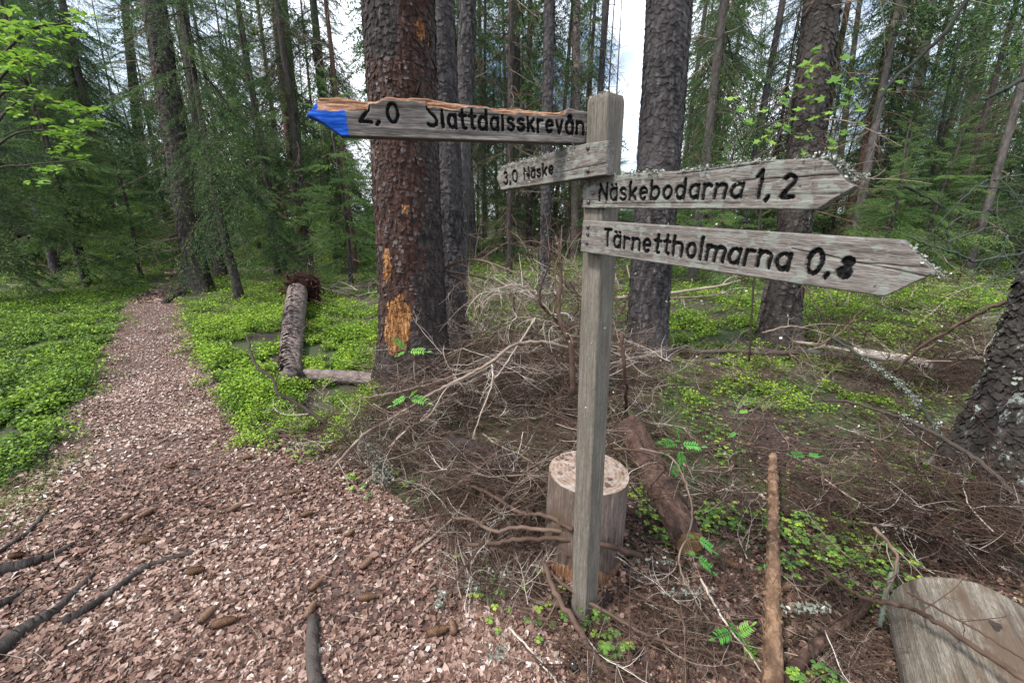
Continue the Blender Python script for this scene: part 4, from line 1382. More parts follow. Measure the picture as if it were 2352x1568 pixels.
    tws = np.concatenate([tw.ravel(), np.full(ang, .0 if raw is None else .0), [0]])
    m.add(V, [fq[~mk], side, backf], tside, tws)
    me_b = m.build("arrow_board", mat, sign, smooth=True)
    # letters
    if mk.any():
        fi = fq[mk]
        un, inv = np.unique(fi, return_inverse=True)
        ml = M(); vv_ = front[un].copy()
        ml.add(vv_, [inv.reshape(-1, 4)])
        le = ml.build("lettering", MT['ink'], me_b)
    for (bu, bv) in post_bolts:
        mb = M()
        a = np.linspace(0, 2 * np.pi, 12, endpoint=False)
        rings = [(.0062, .001), (.0062, -.0015), (.0052, -.0035), (.003, -.0045)]
        Vb = np.concatenate([np.stack([bu + rr * np.cos(a), np.full(12, y_), bv + rr * np.sin(a)], -1) for rr, y_ in rings] + [[[bu, -.0048, bv]]])
        fb = []
        for r_ in range(3):
            jj = np.arange(12); fb.append(np.stack([r_ * 12 + jj, r_ * 12 + (jj + 1) % 12, (r_ + 1) * 12 + (jj + 1) % 12, (r_ + 1) * 12 + jj], -1))
        mb.add(Vb, [np.concatenate(fb), np.stack([36 + np.arange(12), 36 + (np.arange(12) + 1) % 12, np.full(12, 48)], -1)])
        mb.build("bolt", MT['bolt'], me_b)
    from mathutils import Matrix
    Mx = Matrix(((U[0], Yv[0], Zv[0], org[0] - POST[0]), (U[1], Yv[1], Zv[1], org[1] - POST[1]), (U[2], Yv[2], Zv[2], org[2] - POST[2]), (0, 0, 0, 1)))
    me_b.matrix_local = Mx
    if label: me_b['label'] = label
    return me_b, (np.array(org, float), U, Yv, Zv)

def to_board(px, py, fr):
    """board coordinates of a place in the photograph"""
    org, U, Yv, Zv = fr
    dx, dy, dz = ray(px, py)
    d = np.array([dx, dy, dz]); o = np.array([0, 0, H])
    t = ((org - o) @ Yv) / (d @ Yv)
    p = o + d * t - org
    return p @ U, p @ Zv

def frame(A, B):
    U = B - A; L = np.linalg.norm(U); U = U / L
    Zv = np.array([0, 0, 1.0]); Zv -= U * (Zv @ U); Zv /= np.linalg.norm(Zv)
    return (A, U, np.cross(Zv, U), Zv), L

# the left face of the post at a height: depth along the optical axis
tF = 1.235
# board 4, Tarnett...
A4 = P3(1332, 578, 1.226); B4 = P3(2030, 682, .70)
fr, L4 = frame(A4, B4)
H4 = to_board(1332, 505, fr)[1]
tipu, tipv = to_board(2148, 630, fr)
def tb(px, py): return to_board(px, py, fr)
# (photo coordinates of the baseline and of the letter tops)
def zz(X, Y): return ((1380 + X * .39966) / 1.05867, (180 + Y * .39966) / 1.05867)
def tseg(txt, x0, y0, x1, y1, c0, c1, **kw):
    """text between two baseline points given in picture places; c0, c1: places of the cap tops above both"""
    a = tb(*zz(x0, y0)); b = tb(*zz(x1, y1)); ca = tb(*zz(x0, c0))[1] - a[1]; cb_ = tb(*zz(x1, c1))[1] - b[1]
    return text_segs(txt, a[0], b[0], a[1], b[1], ca, cb_, **kw)
s4 = np.vstack([tseg("Tärnettholmarna", 212, 1043, 1362, 1200, 945, 1047), tseg("0", 1430, 1212, 1560, 1222, 1058, 1072), tseg(",", 1555, 1228, 1620, 1232, 1110, 1110)])
d8a = tb(*zz(1706, 1144)); d8b = tb(*zz(1680, 1209))
bolts4 = [tb(*zz(124, 928)), tb(*zz(124, 973)), tb(*zz(117, 1025))]
board("b", A4, B4 - A4, L4, tipu - L4, H4, .030, MT['board_clean'], "lowest right-pointing arrow board with a sharp pointed tip", s4, .0050, post_bolts=bolts4,
      disks=[(d8a[0], d8a[1], .0108), (d8b[0], d8b[1], .0130)], htop=([0, L4, 2], [1, 1.04, 1.04]), cracks=[(L4 * .78, L4 + .1, H4 * .72, -.12, .004), (L4 * .9, L4 + .1, H4 * .55, 0.05, .003)], tip_v=.52)
FR4 = fr
# board 3
A3 = P3(1336, 478, 1.218); B3 = P3(1878, 482, .765)
fr, L3 = frame(A3, B3)
H3 = to_board(1338, 407, fr)[1]
tipu, tipv = to_board(1970, 411, fr)
ht = []
for px_, py_ in ((1338, 407), (1440, 400), (1560, 391), (1640, 384), (1700, 375), (1800, 366), (1880, 363), (1925, 374), (1950, 392)):
    a = to_board(px_, py_, fr); ht.append((a[0], a[1] / H3))
ht = np.array(ht)
s3 = np.vstack([tseg("Näskebodarna", 185, 768, 1078, 748, 668, 622), tseg("1,", 1120, 752, 1250, 760, 592, 594), tseg("2", 1285, 752, 1385, 750, 615, 612)])
bolts3 = [tb(*zz(127, 672)), tb(*zz(155, 727)), tb(*zz(127, 778))]
board("b", A3, B3 - A3, L3, tipu - L3, H3, .028, MT['board'], "upper right-pointing arrow board with grey lichen along its worn top edge", s3, .0048, post_bolts=bolts3,
      htop=(ht[:, 0], ht[:, 1] + .02 * np.sin(ht[:, 0] * 60)), rough=.0012, cracks=[(L3 * .72, L3 + .1, H3 * .66, .02, .004), (L3 * .5, L3, H3 * .9, .06, .004), (.05, L3 * .6, H3 * .12, .01, .002)], tip_v=.60)
FR3 = fr
# board 2, pointing back left: the viewer sees its face from the post outwards
A2 = P3(1150, 437, 1.45); B2 = P3(1391, 402, 1.088)
fr, L2 = frame(A2, B2)
H2 = to_board(1388, 325, fr)[1]
FR2 = fr

tipu, tipv = to_board(1140, 408, fr)
tip2 = -tipu if tipu < 0 else .02
def zf(X, Y): return ((700 + X * .34014) / 1.05867, (180 + Y * .34014) / 1.05867)
def tbz(X, Y, fr, off):
    a = to_board(*zf(X, Y), fr); return (a[0] + off, a[1])
def tseg2(txt, fr, off, x0, y0, x1, y1, c0, c1):
    a = tbz(x0, y0, fr, off); b = tbz(x1, y1, fr, off)
    return text_segs(txt, a[0], b[0], a[1], b[1], tbz(x0, c0, fr, off)[1] - a[1], tbz(x1, c1, fr, off)[1] - b[1])
s2 = np.vstack([tseg2("3,0", fr, tip2, 1540, 790, 1648, 768, 705, 690), tseg2("Näske", fr, tip2, 1685, 756, 1905, 712, 678, 625)])
ht = []
for X_z, Y_z in ((1480, 700), (1500, 672), (1620, 640), (1760, 600), (1900, 560), (2030, 522), (2150, 488), (2270, 478)):
    a = tbz(X_z, Y_z, fr, tip2); ht.append((a[0], a[1] / H2))
ht = np.array(sorted(ht))
bolts2 = [tbz(2145, 530, fr, tip2), tbz(2145, 690, fr, tip2)]
U2 = (B2 - A2) / np.linalg.norm(B2 - A2)
board("b", A2 - U2 * tip2, U2, L2, tip2, H2, .03, MT['board'], "short arrow board pointing back into the wood, lichen along its top", s2, .0048, post_bolts=bolts2, left=True,
      htop=(ht[:, 0], ht[:, 1] + .02 * np.sin(ht[:, 0] * 70)), rough=.0010, tip_v=.62, cracks=[(.3, .9, H2 * .3, .02, .003)])
ht2_, off2_ = ht, tip2
# board 1, pointing left along the path
A1 = P3(785, 312, 1.0); B1 = P3(1352, 331, 1.19)
fr, L1 = frame(A1, B1)
tipu, tipv = to_board(702, 250, fr)
tip1 = -tipu
H1 = to_board(*zf(360, 145), fr)[1]
FR1 = fr
ht = []
for X_z, Y_z in ((120, 200), (190, 160), (230, 150), (360, 145), (450, 170), (620, 190), (700, 155), (850, 163), (1000, 165), (1200, 200), (1400, 225), (1450, 235), (1640, 240), (1800, 262), (1950, 270), (2010, 245), (2160, 275)):
    a = tbz(X_z, Y_z, fr, tip1); ht.append((a[0], a[1] / H1))
ht = np.array(ht)
raw = []
for X_z, Y_z in ((100, 262), (480, 258), (562, 258), (580, 208), (700, 185), (880, 188), (985, 200), (1000, 236), (1200, 252), (1300, 236), (1400, 232), (1480, 268), (1700, 285), (1900, 300), (1980, 290), (2000, 240), (2200, 240)):
    a = tbz(X_z, Y_z, fr, tip1); raw.append((a[0], a[1]))
raw = np.array(raw)
s1 = np.vstack([tseg2("2,", fr, tip1, 500, 335, 690, 345, 205, 212), tseg2("0", fr, tip1, 705, 345, 822, 345, 210, 210),
                tseg2("Slattdalsskrevån", fr, tip1, 1000, 375, 2130, 428, 238, 300)])
U1 = (B1 - A1) / np.linalg.norm(B1 - A1)
xs = np.linspace(0, L1 + tip1, 220)
hq = np.interp(xs, ht[:, 0], ht[:, 1]) + .05 * (fbm(np.stack([xs * 55, xs * 0, xs * 0], -1), 3, 3) - .5)
board("b", A1 - U1 * tip1, U1, L1, tip1, H1, .036, MT['board_raw'], "left-pointing arrow board with splintered top edge and bright blue painted tip", s1, .0050, left=True, topslope=.42,
      htop=(xs, hq), raw=(raw[:, 0], raw[:, 1]), blue=tbz(425, 350, fr, tip1)[0], bspot=tbz(182, 218, fr, tip1), rough=.0014, tip_v=.60,
      cracks=[(.28, .5, H1 * .75, -.02, .005), (.35, .78, H1 * .52, -.06, .004), (.5, .9, H1 * .40, -.03, .003)])

# lichen tufts along the tops of the boards and on the post head
def curls(m, P, n_each, size, rg, spread=.006):
    q = np.repeat(np.asarray(P), n_each, 0) + rg.normal(0, spread, (len(P) * n_each, 3))
    scatter(m, q, rg.uniform(.5, 1.3, len(q)) * size, LEAF, LEAF_F, rg, .9, rg.beta(2, 2, len(q)), None, .2)
rgl = np.random.default_rng(4)
def top_line(fr, hts, Hx, off, xs, back):
    org, U, Yv, Zv = fr
    z = np.interp(xs, hts[:, 0], hts[:, 1]) * Hx
    return org[None] + (xs - off)[:, None] * U + z[:, None] * Zv + back[:, None] * Yv
def lichen_on(name, fr, hts, Hx, off, x0, x1, n, parent, size=.008):
    xs = rgl.uniform(x0, x1, n)
    xs = xs[fbm(np.stack([xs * 25, xs * 0, xs * 0], -1), 2, 8) > .40]
    P = top_line(fr, hts, Hx, off, xs, rgl.uniform(-.001, .024, len(xs)))
    m = M(); curls(m, P - POST, 3, size * .8, rgl, .004)
    # a few crusts on the face
    k = n // 3
    xs = rgl.uniform(x0, x1, k); zz_ = rgl.uniform(.1, .95, k) ** .6
    P = top_line(fr, np.column_stack([hts[:, 0], hts[:, 1]]), Hx, off, xs, np.full(k, -.001))
    P -= (1 - zz_)[:, None] * Hx * fr[3]
    curls(m, P - POST, 1, size * .8, rgl, .001)
    return tag(m.build(name, MT['lichen'], parent), kind='stuff')
h3 = np.array([[to_board(a, b, FR3)[0], to_board(a, b, FR3)[1]] for a, b in ((1338, 407), (1440, 400), (1560, 391), (1640, 384), (1700, 375), (1800, 366), (1880, 363), (1925, 374), (1966, 407))])
lichen_on("lichen", FR3, h3, 1.0, 0, .05, L3 + .06, 420, sign)
lichen_on("lichen", FR2, np.column_stack([ht2_[:, 0], ht2_[:, 1] * H2]), 1.0, off2_, .02, L2 * .8, 260, sign, .009)
h4 = np.array([[0, H4], [L4, H4 * 1.04], [L4 + (to_board(2148, 630, FR4)[0] - L4), H4 * .52]])
lichen_on("lichen", FR4, h4, 1.0, 0, L4 * .95, L4 + .09, 60, sign, .007)
P = np.column_stack([rgl.uniform(-.04, .04, 60) + lean_top, rgl.uniform(-.04, .04, 60), np.full(60, topz)])
m = M(); curls(m, P, 2, .007, rgl); tag(m.build("lichen", MT['lichen'], sign), kind='stuff')
# ------------------------------------------------------------------ blocks and logs
def block(name, base, axis, L, r0, r1, side_mat, label, cat, rough=.03, seed=0, rows=60, sides=72, ragged=0.0, end_tint2=(0, 0), raw_low=0.0, round_edge=.0, flakes=0, flake=.03, endmat='endgrain', cracks=0):
    """a sawn log: side part and two sawn faces"""
    base = np.array(base, float); axis = np.array(axis, float); axis /= np.linalg.norm(axis)
    e = empty(name, tuple(base), label, cat)
    e.rotation_mode = 'QUATERNION'
    e.rotation_quaternion = Vector(axis.tolist()).to_track_quat('Z', 'Y')
    Rm = np.array(e.rotation_quaternion.to_matrix())
    axis = np.array([0, 0, 1.0]); A = np.array([1.0, 0, 0]); B = np.array([0, 1.0, 0])
    s = np.linspace(0, 1, rows)
    if round_edge: s = .5 - .5 * np.cos(np.pi * s)
    th = np.linspace(0, 2 * np.pi, sides, endpoint=False)
    S_, T_ = np.meshgrid(s, th, indexing='ij')
    r = r0 * (1 - S_) + r1 * S_
    q = np.stack([np.cos(T_) * 1.4, np.sin(T_) * 1.4, S_ * L * 1.5], -1)
    r = r * (1 + rough * 2 * (fbm(q, 3, seed) - .5))
    q = np.stack([np.cos(T_) * r / .012, np.sin(T_) * r / .012, S_ * L * 3], -1)
    r = r + .004 * (fbm(q, 2, seed + 1) - .5)
    for ck in range(cracks):
        a_c = (seed * 1.7 + ck * 2.399) % 6.28; s_c = (ck * .37) % 1
        dd = np.abs(np.angle(np.exp(1j * (T_ - a_c - .12 * (fbm(np.stack([S_ * 6, S_ * 0 + ck, S_ * 0], -1), 2, ck) - .5)))))
        r = r - .010 * np.clip(1 - dd / .05, 0, 1) * (np.abs(S_ - s_c) < .28)
    if round_edge:
        dz = np.minimum(S_, 1 - S_) * L
        r = r - np.clip(1 - dz / round_edge, 0, 1) ** 2 * round_edge * .6
    V = (S_ * L)[..., None] * axis + r[..., None] * (np.cos(T_)[..., None] * A + np.sin(T_)[..., None] * B)
    m = M()
    i = np.arange(rows - 1)[:, None] * sides; j = np.arange(sides)[None]; j2 = (j + 1) % sides
    zlow = (V @ Rm.T)[..., 2] + base[2]
    t2 = np.clip((raw_low - zlow) / .06 + .9 * (fbm(V * 18, 3, 2) - .5) * 2, 0, 1) if raw_low else 0 * zlow
    m.add(V.reshape(-1, 3), [np.stack([i + j, i + j2, i + sides + j2, i + sides + j], -1).reshape(-1, 4)], .5, t2.ravel())
    if flakes:
        rg = np.random.default_rng(seed)
        n = flakes
        a = rg.uniform(0, 6.28, n); z = rg.uniform(0, 1, n)
        rr = r0 * (1 - z) + r1 * z
        def sf(a_, z_, x_): return (z_ * L)[:, None] * axis + (rr + x_)[:, None] * (np.cos(a_)[:, None] * A + np.sin(a_)[:, None] * B)
        w = flake * rg.uniform(.4, 1, n) / rr / 2; l = flake * rg.uniform(.4, 1, n) / L / 2
        Vf = np.stack([sf(a - w, z - l, .001 + 0 * a), sf(a + w, z - l, .001 + 0 * a), sf(a + w, z + l, rg.uniform(.002, .009, n)), sf(a - w, z + l, rg.uniform(.002, .009, n))], 1)
        m.add(Vf.reshape(-1, 3), [np.arange(n)[:, None] * 4 + np.arange(4)], np.repeat(rg.uniform(.2, 1, n), 4))
    m.build("side", MT[side_mat], e)
    for q_, (k, sg) in enumerate(((0, -1), (rows - 1, 1))):
        rim = V[k]
        c = rim.mean(0)
        rings = []
        for f_ in np.linspace(1, .08, 12):
            p = c + (rim - c) * f_
            p = p + axis * sg * (.0 + .004 * (fbm(p * 40, 2, 5)[:, None] - .5) * (f_ < .99))
            rings.append(p)
        mm = M()
        n = sides
        VV = np.vstack(rings + [c[None]])
        i = np.arange(11)[:, None] * n; j = np.arange(n)[None]; j2 = (j + 1) % n
        f = np.stack([i + j, i + j2, i + n + j2, i + n + j], -1).reshape(-1, 4)
        tri = np.stack([11 * n + np.arange(n), 11 * n + (np.arange(n) + 1) % n, np.full(n, 12 * n)], -1)
        mm.add(VV, [f, tri], .5, end_tint2[q_])
        o = mm.build("sawn_face", MT[endmat], e, smooth=False)
    return e

blk = block("chopping_block", (.335, 1.60, float(gz(.335, 1.6)) - .05), (.02, .02, 1), .505, .185, .178, 'stump', "upright sawn log block directly behind the signpost", "log block", raw_low=.10, rough=.02, seed=4, rows=90, sides=180, cracks=12)
m = M(); rg = np.random.default_rng(2)
a = rg.uniform(0, 6.28, 60); rr = np.sqrt(rg.uniform(0, 1, 60)) * .16; a = np.where(np.arange(60) < 38, rg.normal(1.9, .7, 60), a)
P = np.column_stack([.345 + rr * np.cos(a), 1.61 + rr * np.sin(a), np.full(60, gz(.335, 1.6) + .461)])
scatter(m, P, rg.uniform(.012, .034, 60), LEAF, LEAF_F, rg, .12, rg.uniform(.2, .8, 60), None, .08)
tag(m.build("leaf_litter", MT['litter']), kind='stuff')

block("log", (1.65, 1.15, .13), (-.52, -.80, -.04), 1.0, .205, .215, 'greylog', "thick grey debarked log with a knot hole in the bottom right corner", "log", rough=.05, seed=6, rows=160, sides=160, round_edge=.03, cracks=14)
lg = bpy.data.objects["log"]
LB_ = np.array([1.65, 1.15, .13]); LA_ = np.array([-.52, -.80, -.04]); LA_ /= np.linalg.norm(LA_)
d_ = np.array(ray(2286, 1440)).ravel()
for t_ in np.linspace(.5, 2.5, 4000):
    q_ = np.array([0, 0, H]) + d_ * t_ - LB_
    if np.linalg.norm(q_ - (q_ @ LA_) * LA_) < .203: break
Rl = np.array(lg.rotation_quaternion.to_matrix())
ql = q_ @ Rl
nl_ = np.array([ql[0], ql[1], 0]); nl_ /= np.linalg.norm(nl_); tl_ = np.cross([0, 0, 1], nl_)
mh = M(); aa = np.linspace(0, 6.28, 18, endpoint=False)
rk = 1 + .25 * np.sin(aa * 3 + 1)
rim0 = ql + nl_ * .008 + (np.cos(aa) * .019 * rk)[:, None] * np.array([0, 0, 1.0]) + (np.sin(aa) * .013 * rk)[:, None] * tl_
rim1 = ql + nl_ * .0095 + (np.cos(aa) * .011 * rk)[:, None] * np.array([0, 0, 1.0]) + (np.sin(aa) * .008 * rk)[:, None] * tl_
mh.add(np.vstack([rim0, rim1, [ql + nl_ * .004]]), [np.stack([np.arange(18), (np.arange(18) + 1) % 18, 18 + (np.arange(18) + 1) % 18, 18 + np.arange(18)], -1), np.stack([18 + np.arange(18), 18 + (np.arange(18) + 1) % 18, np.full(18, 36)], -1)], .15)
mh.build("knot", MT['darktwig'], lg)

# log with a round sawn end facing the viewer
c0 = PZ(1585, 1247, .10); c1 = PZ(1448, 985, .13)
block("log", c0, c1 - c0, float(np.linalg.norm(c1 - c0)), .068, .095, 'bark_red', "brown-barked log with round orange sawn end right of the chopping block", "log", rough=.08, seed=7, rows=70, sides=50, flakes=1400, flake=.035, end_tint2=(1, 0))
c0 = PZ(1530, 1100, .05); c1 = PZ(1452, 1000, .07)
# second short length of trunk in the brush heap
c0 = PZ(1035, 1030, .15); c1 = PZ(1185, 1062, .12)
block("log", c0, c1 - c0, float(np.linalg.norm(c1 - c0)), .085, .065, 'bark_grey', "short grey log half buried in the brush heap left of the post", "log", rough=.10, seed=8, rows=60, sides=40, flakes=1200, flake=.03)
# thin debarked pole
c0 = PZ(1776, 1610, .085); c1 = PZ(1776, 1046, .10)
block("pole", c0, c1 - c0, float(np.linalg.norm(c1 - c0)), .031, .021, 'bark_pole', "straight thin orange-brown pole lying on the brush at the lower right", "pole", rough=.07, seed=9, rows=160, sides=24, flakes=500, flake=.02)

# uprooted tree with root plate
a_ = PZ(668, 868, .11); b_ = PY(684, 668, 7.35)
e = empty("fallen_tree", tuple(a_), "uprooted sawn-off trunk pointing at the viewer with its reddish root plate at the far end", "fallen tree")
m = M()
P = smooth_path([a_, PY(669, 800, 4.7), PY(674, 740, 5.6), b_], 24) - a_
tube(m, P, np.linspace(.105, .165, len(P)), 44, rough=.06, seed=3, t=.5)
rg = np.random.default_rng(5)
n = 2600; u = rg.uniform(0, 1, n); th = rg.uniform(0, 6.28, n)
C = np.stack([np.interp(u, np.linspace(0, 1, len(P)), P[:, k]) for k in range(3)], -1)
rr = .107 + .058 * u
D = np.stack([np.cos(th), np.zeros(n), np.sin(th)], -1)
Pf = C + D * rr[:, None]
w = rg.uniform(.01, .03, n)
tx = np.stack([-np.sin(th), 0 * th, np.cos(th)], -1)
ay = np.array([-.18, .97, .05])
V = np.stack([Pf - tx * w[:, None], Pf + tx * w[:, None], Pf + tx * w[:, None] * .8 - ay * w[:, None] + D * rg.uniform(.003, .012, n)[:, None], Pf - tx * w[:, None] * .8 - ay * w[:, None] + D * rg.uniform(.003, .012, n)[:, None]], 1)
m.add(V.reshape(-1, 3), [np.arange(n)[:, None] * 4 + np.arange(4)], np.repeat(rg.uniform(.3, 1, n), 4))
m.build("trunk", MT['bark_pale'], e)
m = M()
for k in range(14):
    s_ = rg.uniform(0, .8); q = np.array([np.interp(s_, np.linspace(0, 1, len(P)), P[:, j]) for j in range(3)])
    grow(m, q, [rg.choice([-1, 1]), rg.normal(0, .3), rg.normal(.3, .4)], rg.uniform(.1, .5), .008, 1, rg, kids=3, t=.4)
m.build("branch", MT['twig'], e)
m = M()
cR = b_ - a_ + np.array([.03, .08, .05])
for k in range(900):
    a = rg.uniform(0, 6.28); rr = rg.uniform(.02, .30)
    st = cR + np.array([math.cos(a) * rr * 1.1, rg.uniform(-.12, .2), math.sin(a) * rr * .85])
    grow(m, st, [math.cos(a) + rg.normal(0, .5), rg.normal(-.2, .5), math.sin(a) + rg.normal(0, .5)], rg.uniform(.06, .20), rg.uniform(.004, .014), 0, rg, bend=3, grav=-.1, sides=4, t=rg.uniform(.1, .8), kids=0, seg=.03, jit=.25)
for k in range(9):
    a = rg.uniform(0, 6.28)
    aa_ = np.linspace(0, 6.28, 9)
    tube(m, [cR + np.array([0, 0, 0]), cR + np.array([math.cos(a) * .14, .1, math.sin(a) * .12]), cR + np.array([math.cos(a) * .3, .12, math.sin(a) * .2])], [.22, .20, .08], 9, t=.1, rough=.3, seed=k)
tube(m, [cR + np.array([.14, 0, -.05]), cR + np.array([.24, .05, -.25]), cR + np.array([.28, 0, -.5])], [.10, .09, .12], 9, t=.15, rough=.35, seed=3)
m.build("root_plate", MT['rootplate'], e)

def rod(name, pts, r, label, cat, mat='twig', t=.4, rough=.05, sides=10, kids=0, group=None, seed=0, taper=.5, k=8, sub=.25, base_at=0):
    """one traced branch or stick with its own side twigs"""
    P = smooth_path(pts, k)
    o = P[0].copy(); o[2] = float(gz(o[0], o[1])) if o[2] < .6 else o[2]
    rg = np.random.default_rng(seed + len(pts) * 7)
    P = P + rg.normal(0, r * .32 if r < .018 else r * .06, P.shape)
    e = empty(name, tuple(o), label, cat, group)
    m = M()
    tube(m, P - o, np.linspace(r, r * taper, len(P)), sides, t=np.clip(t + .3 * (fbm(P * 30, 2, seed) - .5), 0, 1), rough=rough + (.10 if r < .018 else 0), seed=seed)
    for kk in range(kids):
        i = int(rg.integers(1, len(P) - 1))
        d = P[i + 1] - P[i]; d /= np.linalg.norm(d)
        sd = np.cross(d, rg.normal(0, 1, 3)); sd /= np.linalg.norm(sd)
        grow(m, P[i] - o, d * .8 + sd, sub * rg.uniform(.4, 1.2), r * .35, 1, rg, bend=.8, grav=-.12, sides=4, t=np.clip(t + .1, 0, 1), kids=3, seg=.04)
    b = m.build("branch", MT[mat], e)
    return e

def zl(pts, z):
    n = len(pts)
    zs_ = np.interp(np.linspace(0, 1, n), np.linspace(0, 1, len(z)), z) if hasattr(z, '__len__') else np.full(n, z)
    return [PZ(a, b, c) for (a, b), c in zip(pts, zs_)]
def yl(pts, y):
    n = len(pts)
    ys_ = np.interp(np.linspace(0, 1, n), np.linspace(0, 1, len(y)), y) if hasattr(y, '__len__') else np.full(n, y)
    return [PY(a, b, c) for (a, b), c in zip(pts, ys_)]

rod("fallen_log", zl([(702, 862), (760, 864), (830, 868), (900, 876), (985, 892)], .075), .066, "pinkish grey log lying across the bilberries up to the large spruce", "log", 'bark_pale', .5, .05, 26, 2, seed=1, taper=.95)
# branches on and round the brush heap
B = "branches crossing the brush around the signpost"
rod("fallen_branch", zl([(1268, 1322), (1356, 1384), (1464, 1446), (1537, 1475), (1700, 1507), (1800, 1545)], [.13, .05]), .0078, "reddish branch crossing in front of the post's foot to the right", "branch", t=.45, kids=3, seed=2, taper=.6)
rod("fallen_branch", zl([(1248, 1290), (1280, 1366), (1331, 1446), (1356, 1493), (1407, 1550), (1480, 1610)], [.16, .03]), .0115, "thick brown branch running from the post's foot to the bottom edge", "branch", t=.38, kids=3, seed=3, taper=1.0)
rod("fallen_branch", zl([(1139, 1352), (1193, 1370), (1273, 1388), (1298, 1377)], .05), .0095, "short crooked grey branch left of the post's foot", "branch", t=.5, kids=2, seed=4, taper=1.1)
rod("fallen_branch", [*zl([(1074, 1249), (1132, 1247), (1197, 1238), (1305, 1238)], [.16, .22]), *yl([(1374, 1250), (1428, 1261)], 1.40), *zl([(1493, 1287), (1545, 1312)], [.12, .06])], .0095, "arching brown branch passing between the post and the chopping block", "branch", t=.34, kids=4, seed=5, taper=1.3)
rod("fallen_branch", zl([(1045, 1189), (1085, 1193), (1132, 1218), (1197, 1211), (1305, 1220)], [.18, .25]), .0075, "reddish forked branch ending behind the left side of the post", "branch", t=.5, kids=3, seed=6, taper=1.2)
rod("fallen_branch", zl([(1132, 1218), (1085, 1279), (1052, 1323), (1031, 1366), (1005, 1428), (937, 1525)], [.20, .02]), .0065, "long thin dark branch slanting down-left over the fallen leaves", "branch", t=.25, kids=4, seed=7)
rod("fallen_branch", zl([(908, 1102), (1005, 1073), (1067, 1077), (1136, 1079), (1186, 1088)], [.06, .15]), .0085, "brown bowed branch in front of the half buried grey log", "branch", t=.38, kids=3, seed=8, taper=1.2)
rod("fallen_branch", zl([(973, 1081), (1031, 1106), (1085, 1117), (1139, 1142), (1197, 1178), (1248, 1182), (1318, 1216)], [.12, .3]), .008, "zigzag brown branch left of the chopping block", "branch", t=.36, kids=5, seed=9, taper=1.3)
rod("fallen_branch", zl([(938, 1278), (1013, 1214), (1052, 1175), (1081, 1124)], [.02, .16]), .0072, "stick with a pale snapped tip pointing at the leafy path", "branch", t=.72, kids=1, seed=10)
rod("fallen_branch", zl([(1074, 1232), (1150, 1153), (1211, 1081), (1277, 1044)], [.08, .4]), .006, "straight brown twig rising steeply towards the chopping block top", "branch", t=.5, kids=3, seed=11)
rod("fallen_branch", zl([(1186, 1467), (1233, 1514), (1248, 1600)], .03), .0062, "dark stick at the bottom edge left of the thick brown branch", "branch", t=.22, kids=2, seed=12, taper=.9)
rod("fallen_branch", zl([(1170, 1440), (1225, 1500), (1275, 1560), (1320, 1620)], .04), .0048, "pale barkless twig at the bottom edge below the post", "branch", t=.9, kids=1, seed=13)
rod("fallen_branch", zl([(565, 770), (585, 834), (624, 867), (639, 903), (679, 924), (736, 961), (760, 985)], [.45, .02]), .0115, "dark crooked branch standing up from the bilberries beside the path", "branch", 'darktwig', .25, kids=3, seed=14, taper=1.2, sub=.15)
rod("fallen_branch", zl([(548, 1013), (628, 1003), (715, 1002)], .03), .0125, "short thick stick lying along the path's right verge", "branch", t=.36, kids=1, seed=15, taper=.8)
rod("fallen_branch", [*yl([(760, 1080), (834, 1000)], 2.2), *yl([(885, 970), (989, 905), (1062, 868), (1127, 832), (1177, 794), (1242, 785), (1308, 800)], [2.6, 2.9])], .0085, "long grey branch arching over the brush heap towards the post", "branch", t=.7, kids=7, seed=16, taper=1.5, sub=.4)
rod("fallen_branch", yl([(834, 914), (910, 901), (989, 881), (1062, 856), (1120, 842)], [3.0, 2.8]), .008, "pale branch passing low in front of the large spruce's foot", "branch", t=.68, kids=4, seed=17, sub=.3)
rod("fallen_branch", yl([(885, 1036), (939, 982), (986, 953), (1026, 892), (1062, 874), (1134, 836)], [2.3, 2.8]), .0065, "light grey twig slanting up through the left of the brush heap", "branch", t=.8, kids=4, seed=18, sub=.25)
rod("fallen_branch", yl([(1130, 838), (1130, 881), (1098, 968), (1087, 1007), (1094, 1047)], [2.8, 2.2]), .006, "whitish twig hanging down in the middle of the brush heap", "branch", t=.85, kids=6, seed=19, sub=.3)
rod("fallen_branch", yl([(1230, 730), (1196, 783), (1150, 852), (1128, 880)], [3.0, 2.8]), .007, "straight pale twig leaning left over the arching grey branch", "branch", t=.82, kids=2, seed=20, taper=.8)
rod("fallen_branch", yl([(1109, 997), (1152, 1026), (1196, 1044), (1228, 1062), (1270, 1050)], [2.3, 2.0]), .0055, "thin grey twig above the half buried grey log's right end", "branch", t=.75, kids=3, seed=21)
e = empty("dead_bush", tuple(PZ(1313, 905, 0)), "dead reddish-brown bush with curved bare stems left of the post", "dead bush")
o = PZ(1313, 905, 0)
m = M()
STM = [([(1316, 905), (1311, 794), (1293, 754), (1282, 700), (1290, 646), (1282, 585), (1279, 545)], .022, .35),
       ([(1311, 796), (1279, 736), (1246, 704), (1239, 668), (1257, 620), (1262, 575)], .013, .2),
       ([(1279, 736), (1242, 693), (1228, 671), (1188, 655), (1141, 664), (1101, 697), (1083, 740)], .009, .75),
       ([(1246, 700), (1210, 672), (1170, 668), (1120, 690)], .006, .75),
       ([(1311, 800), (1262, 775), (1205, 762), (1150, 760), (1105, 790)], .011, .4),
       ([(1308, 790), (1340, 740), (1332, 690), (1300, 655)], .008, .3), ([(1290, 750), (1250, 735), (1195, 730), (1160, 745)], .007, .7)]
rg = np.random.default_rng(9)
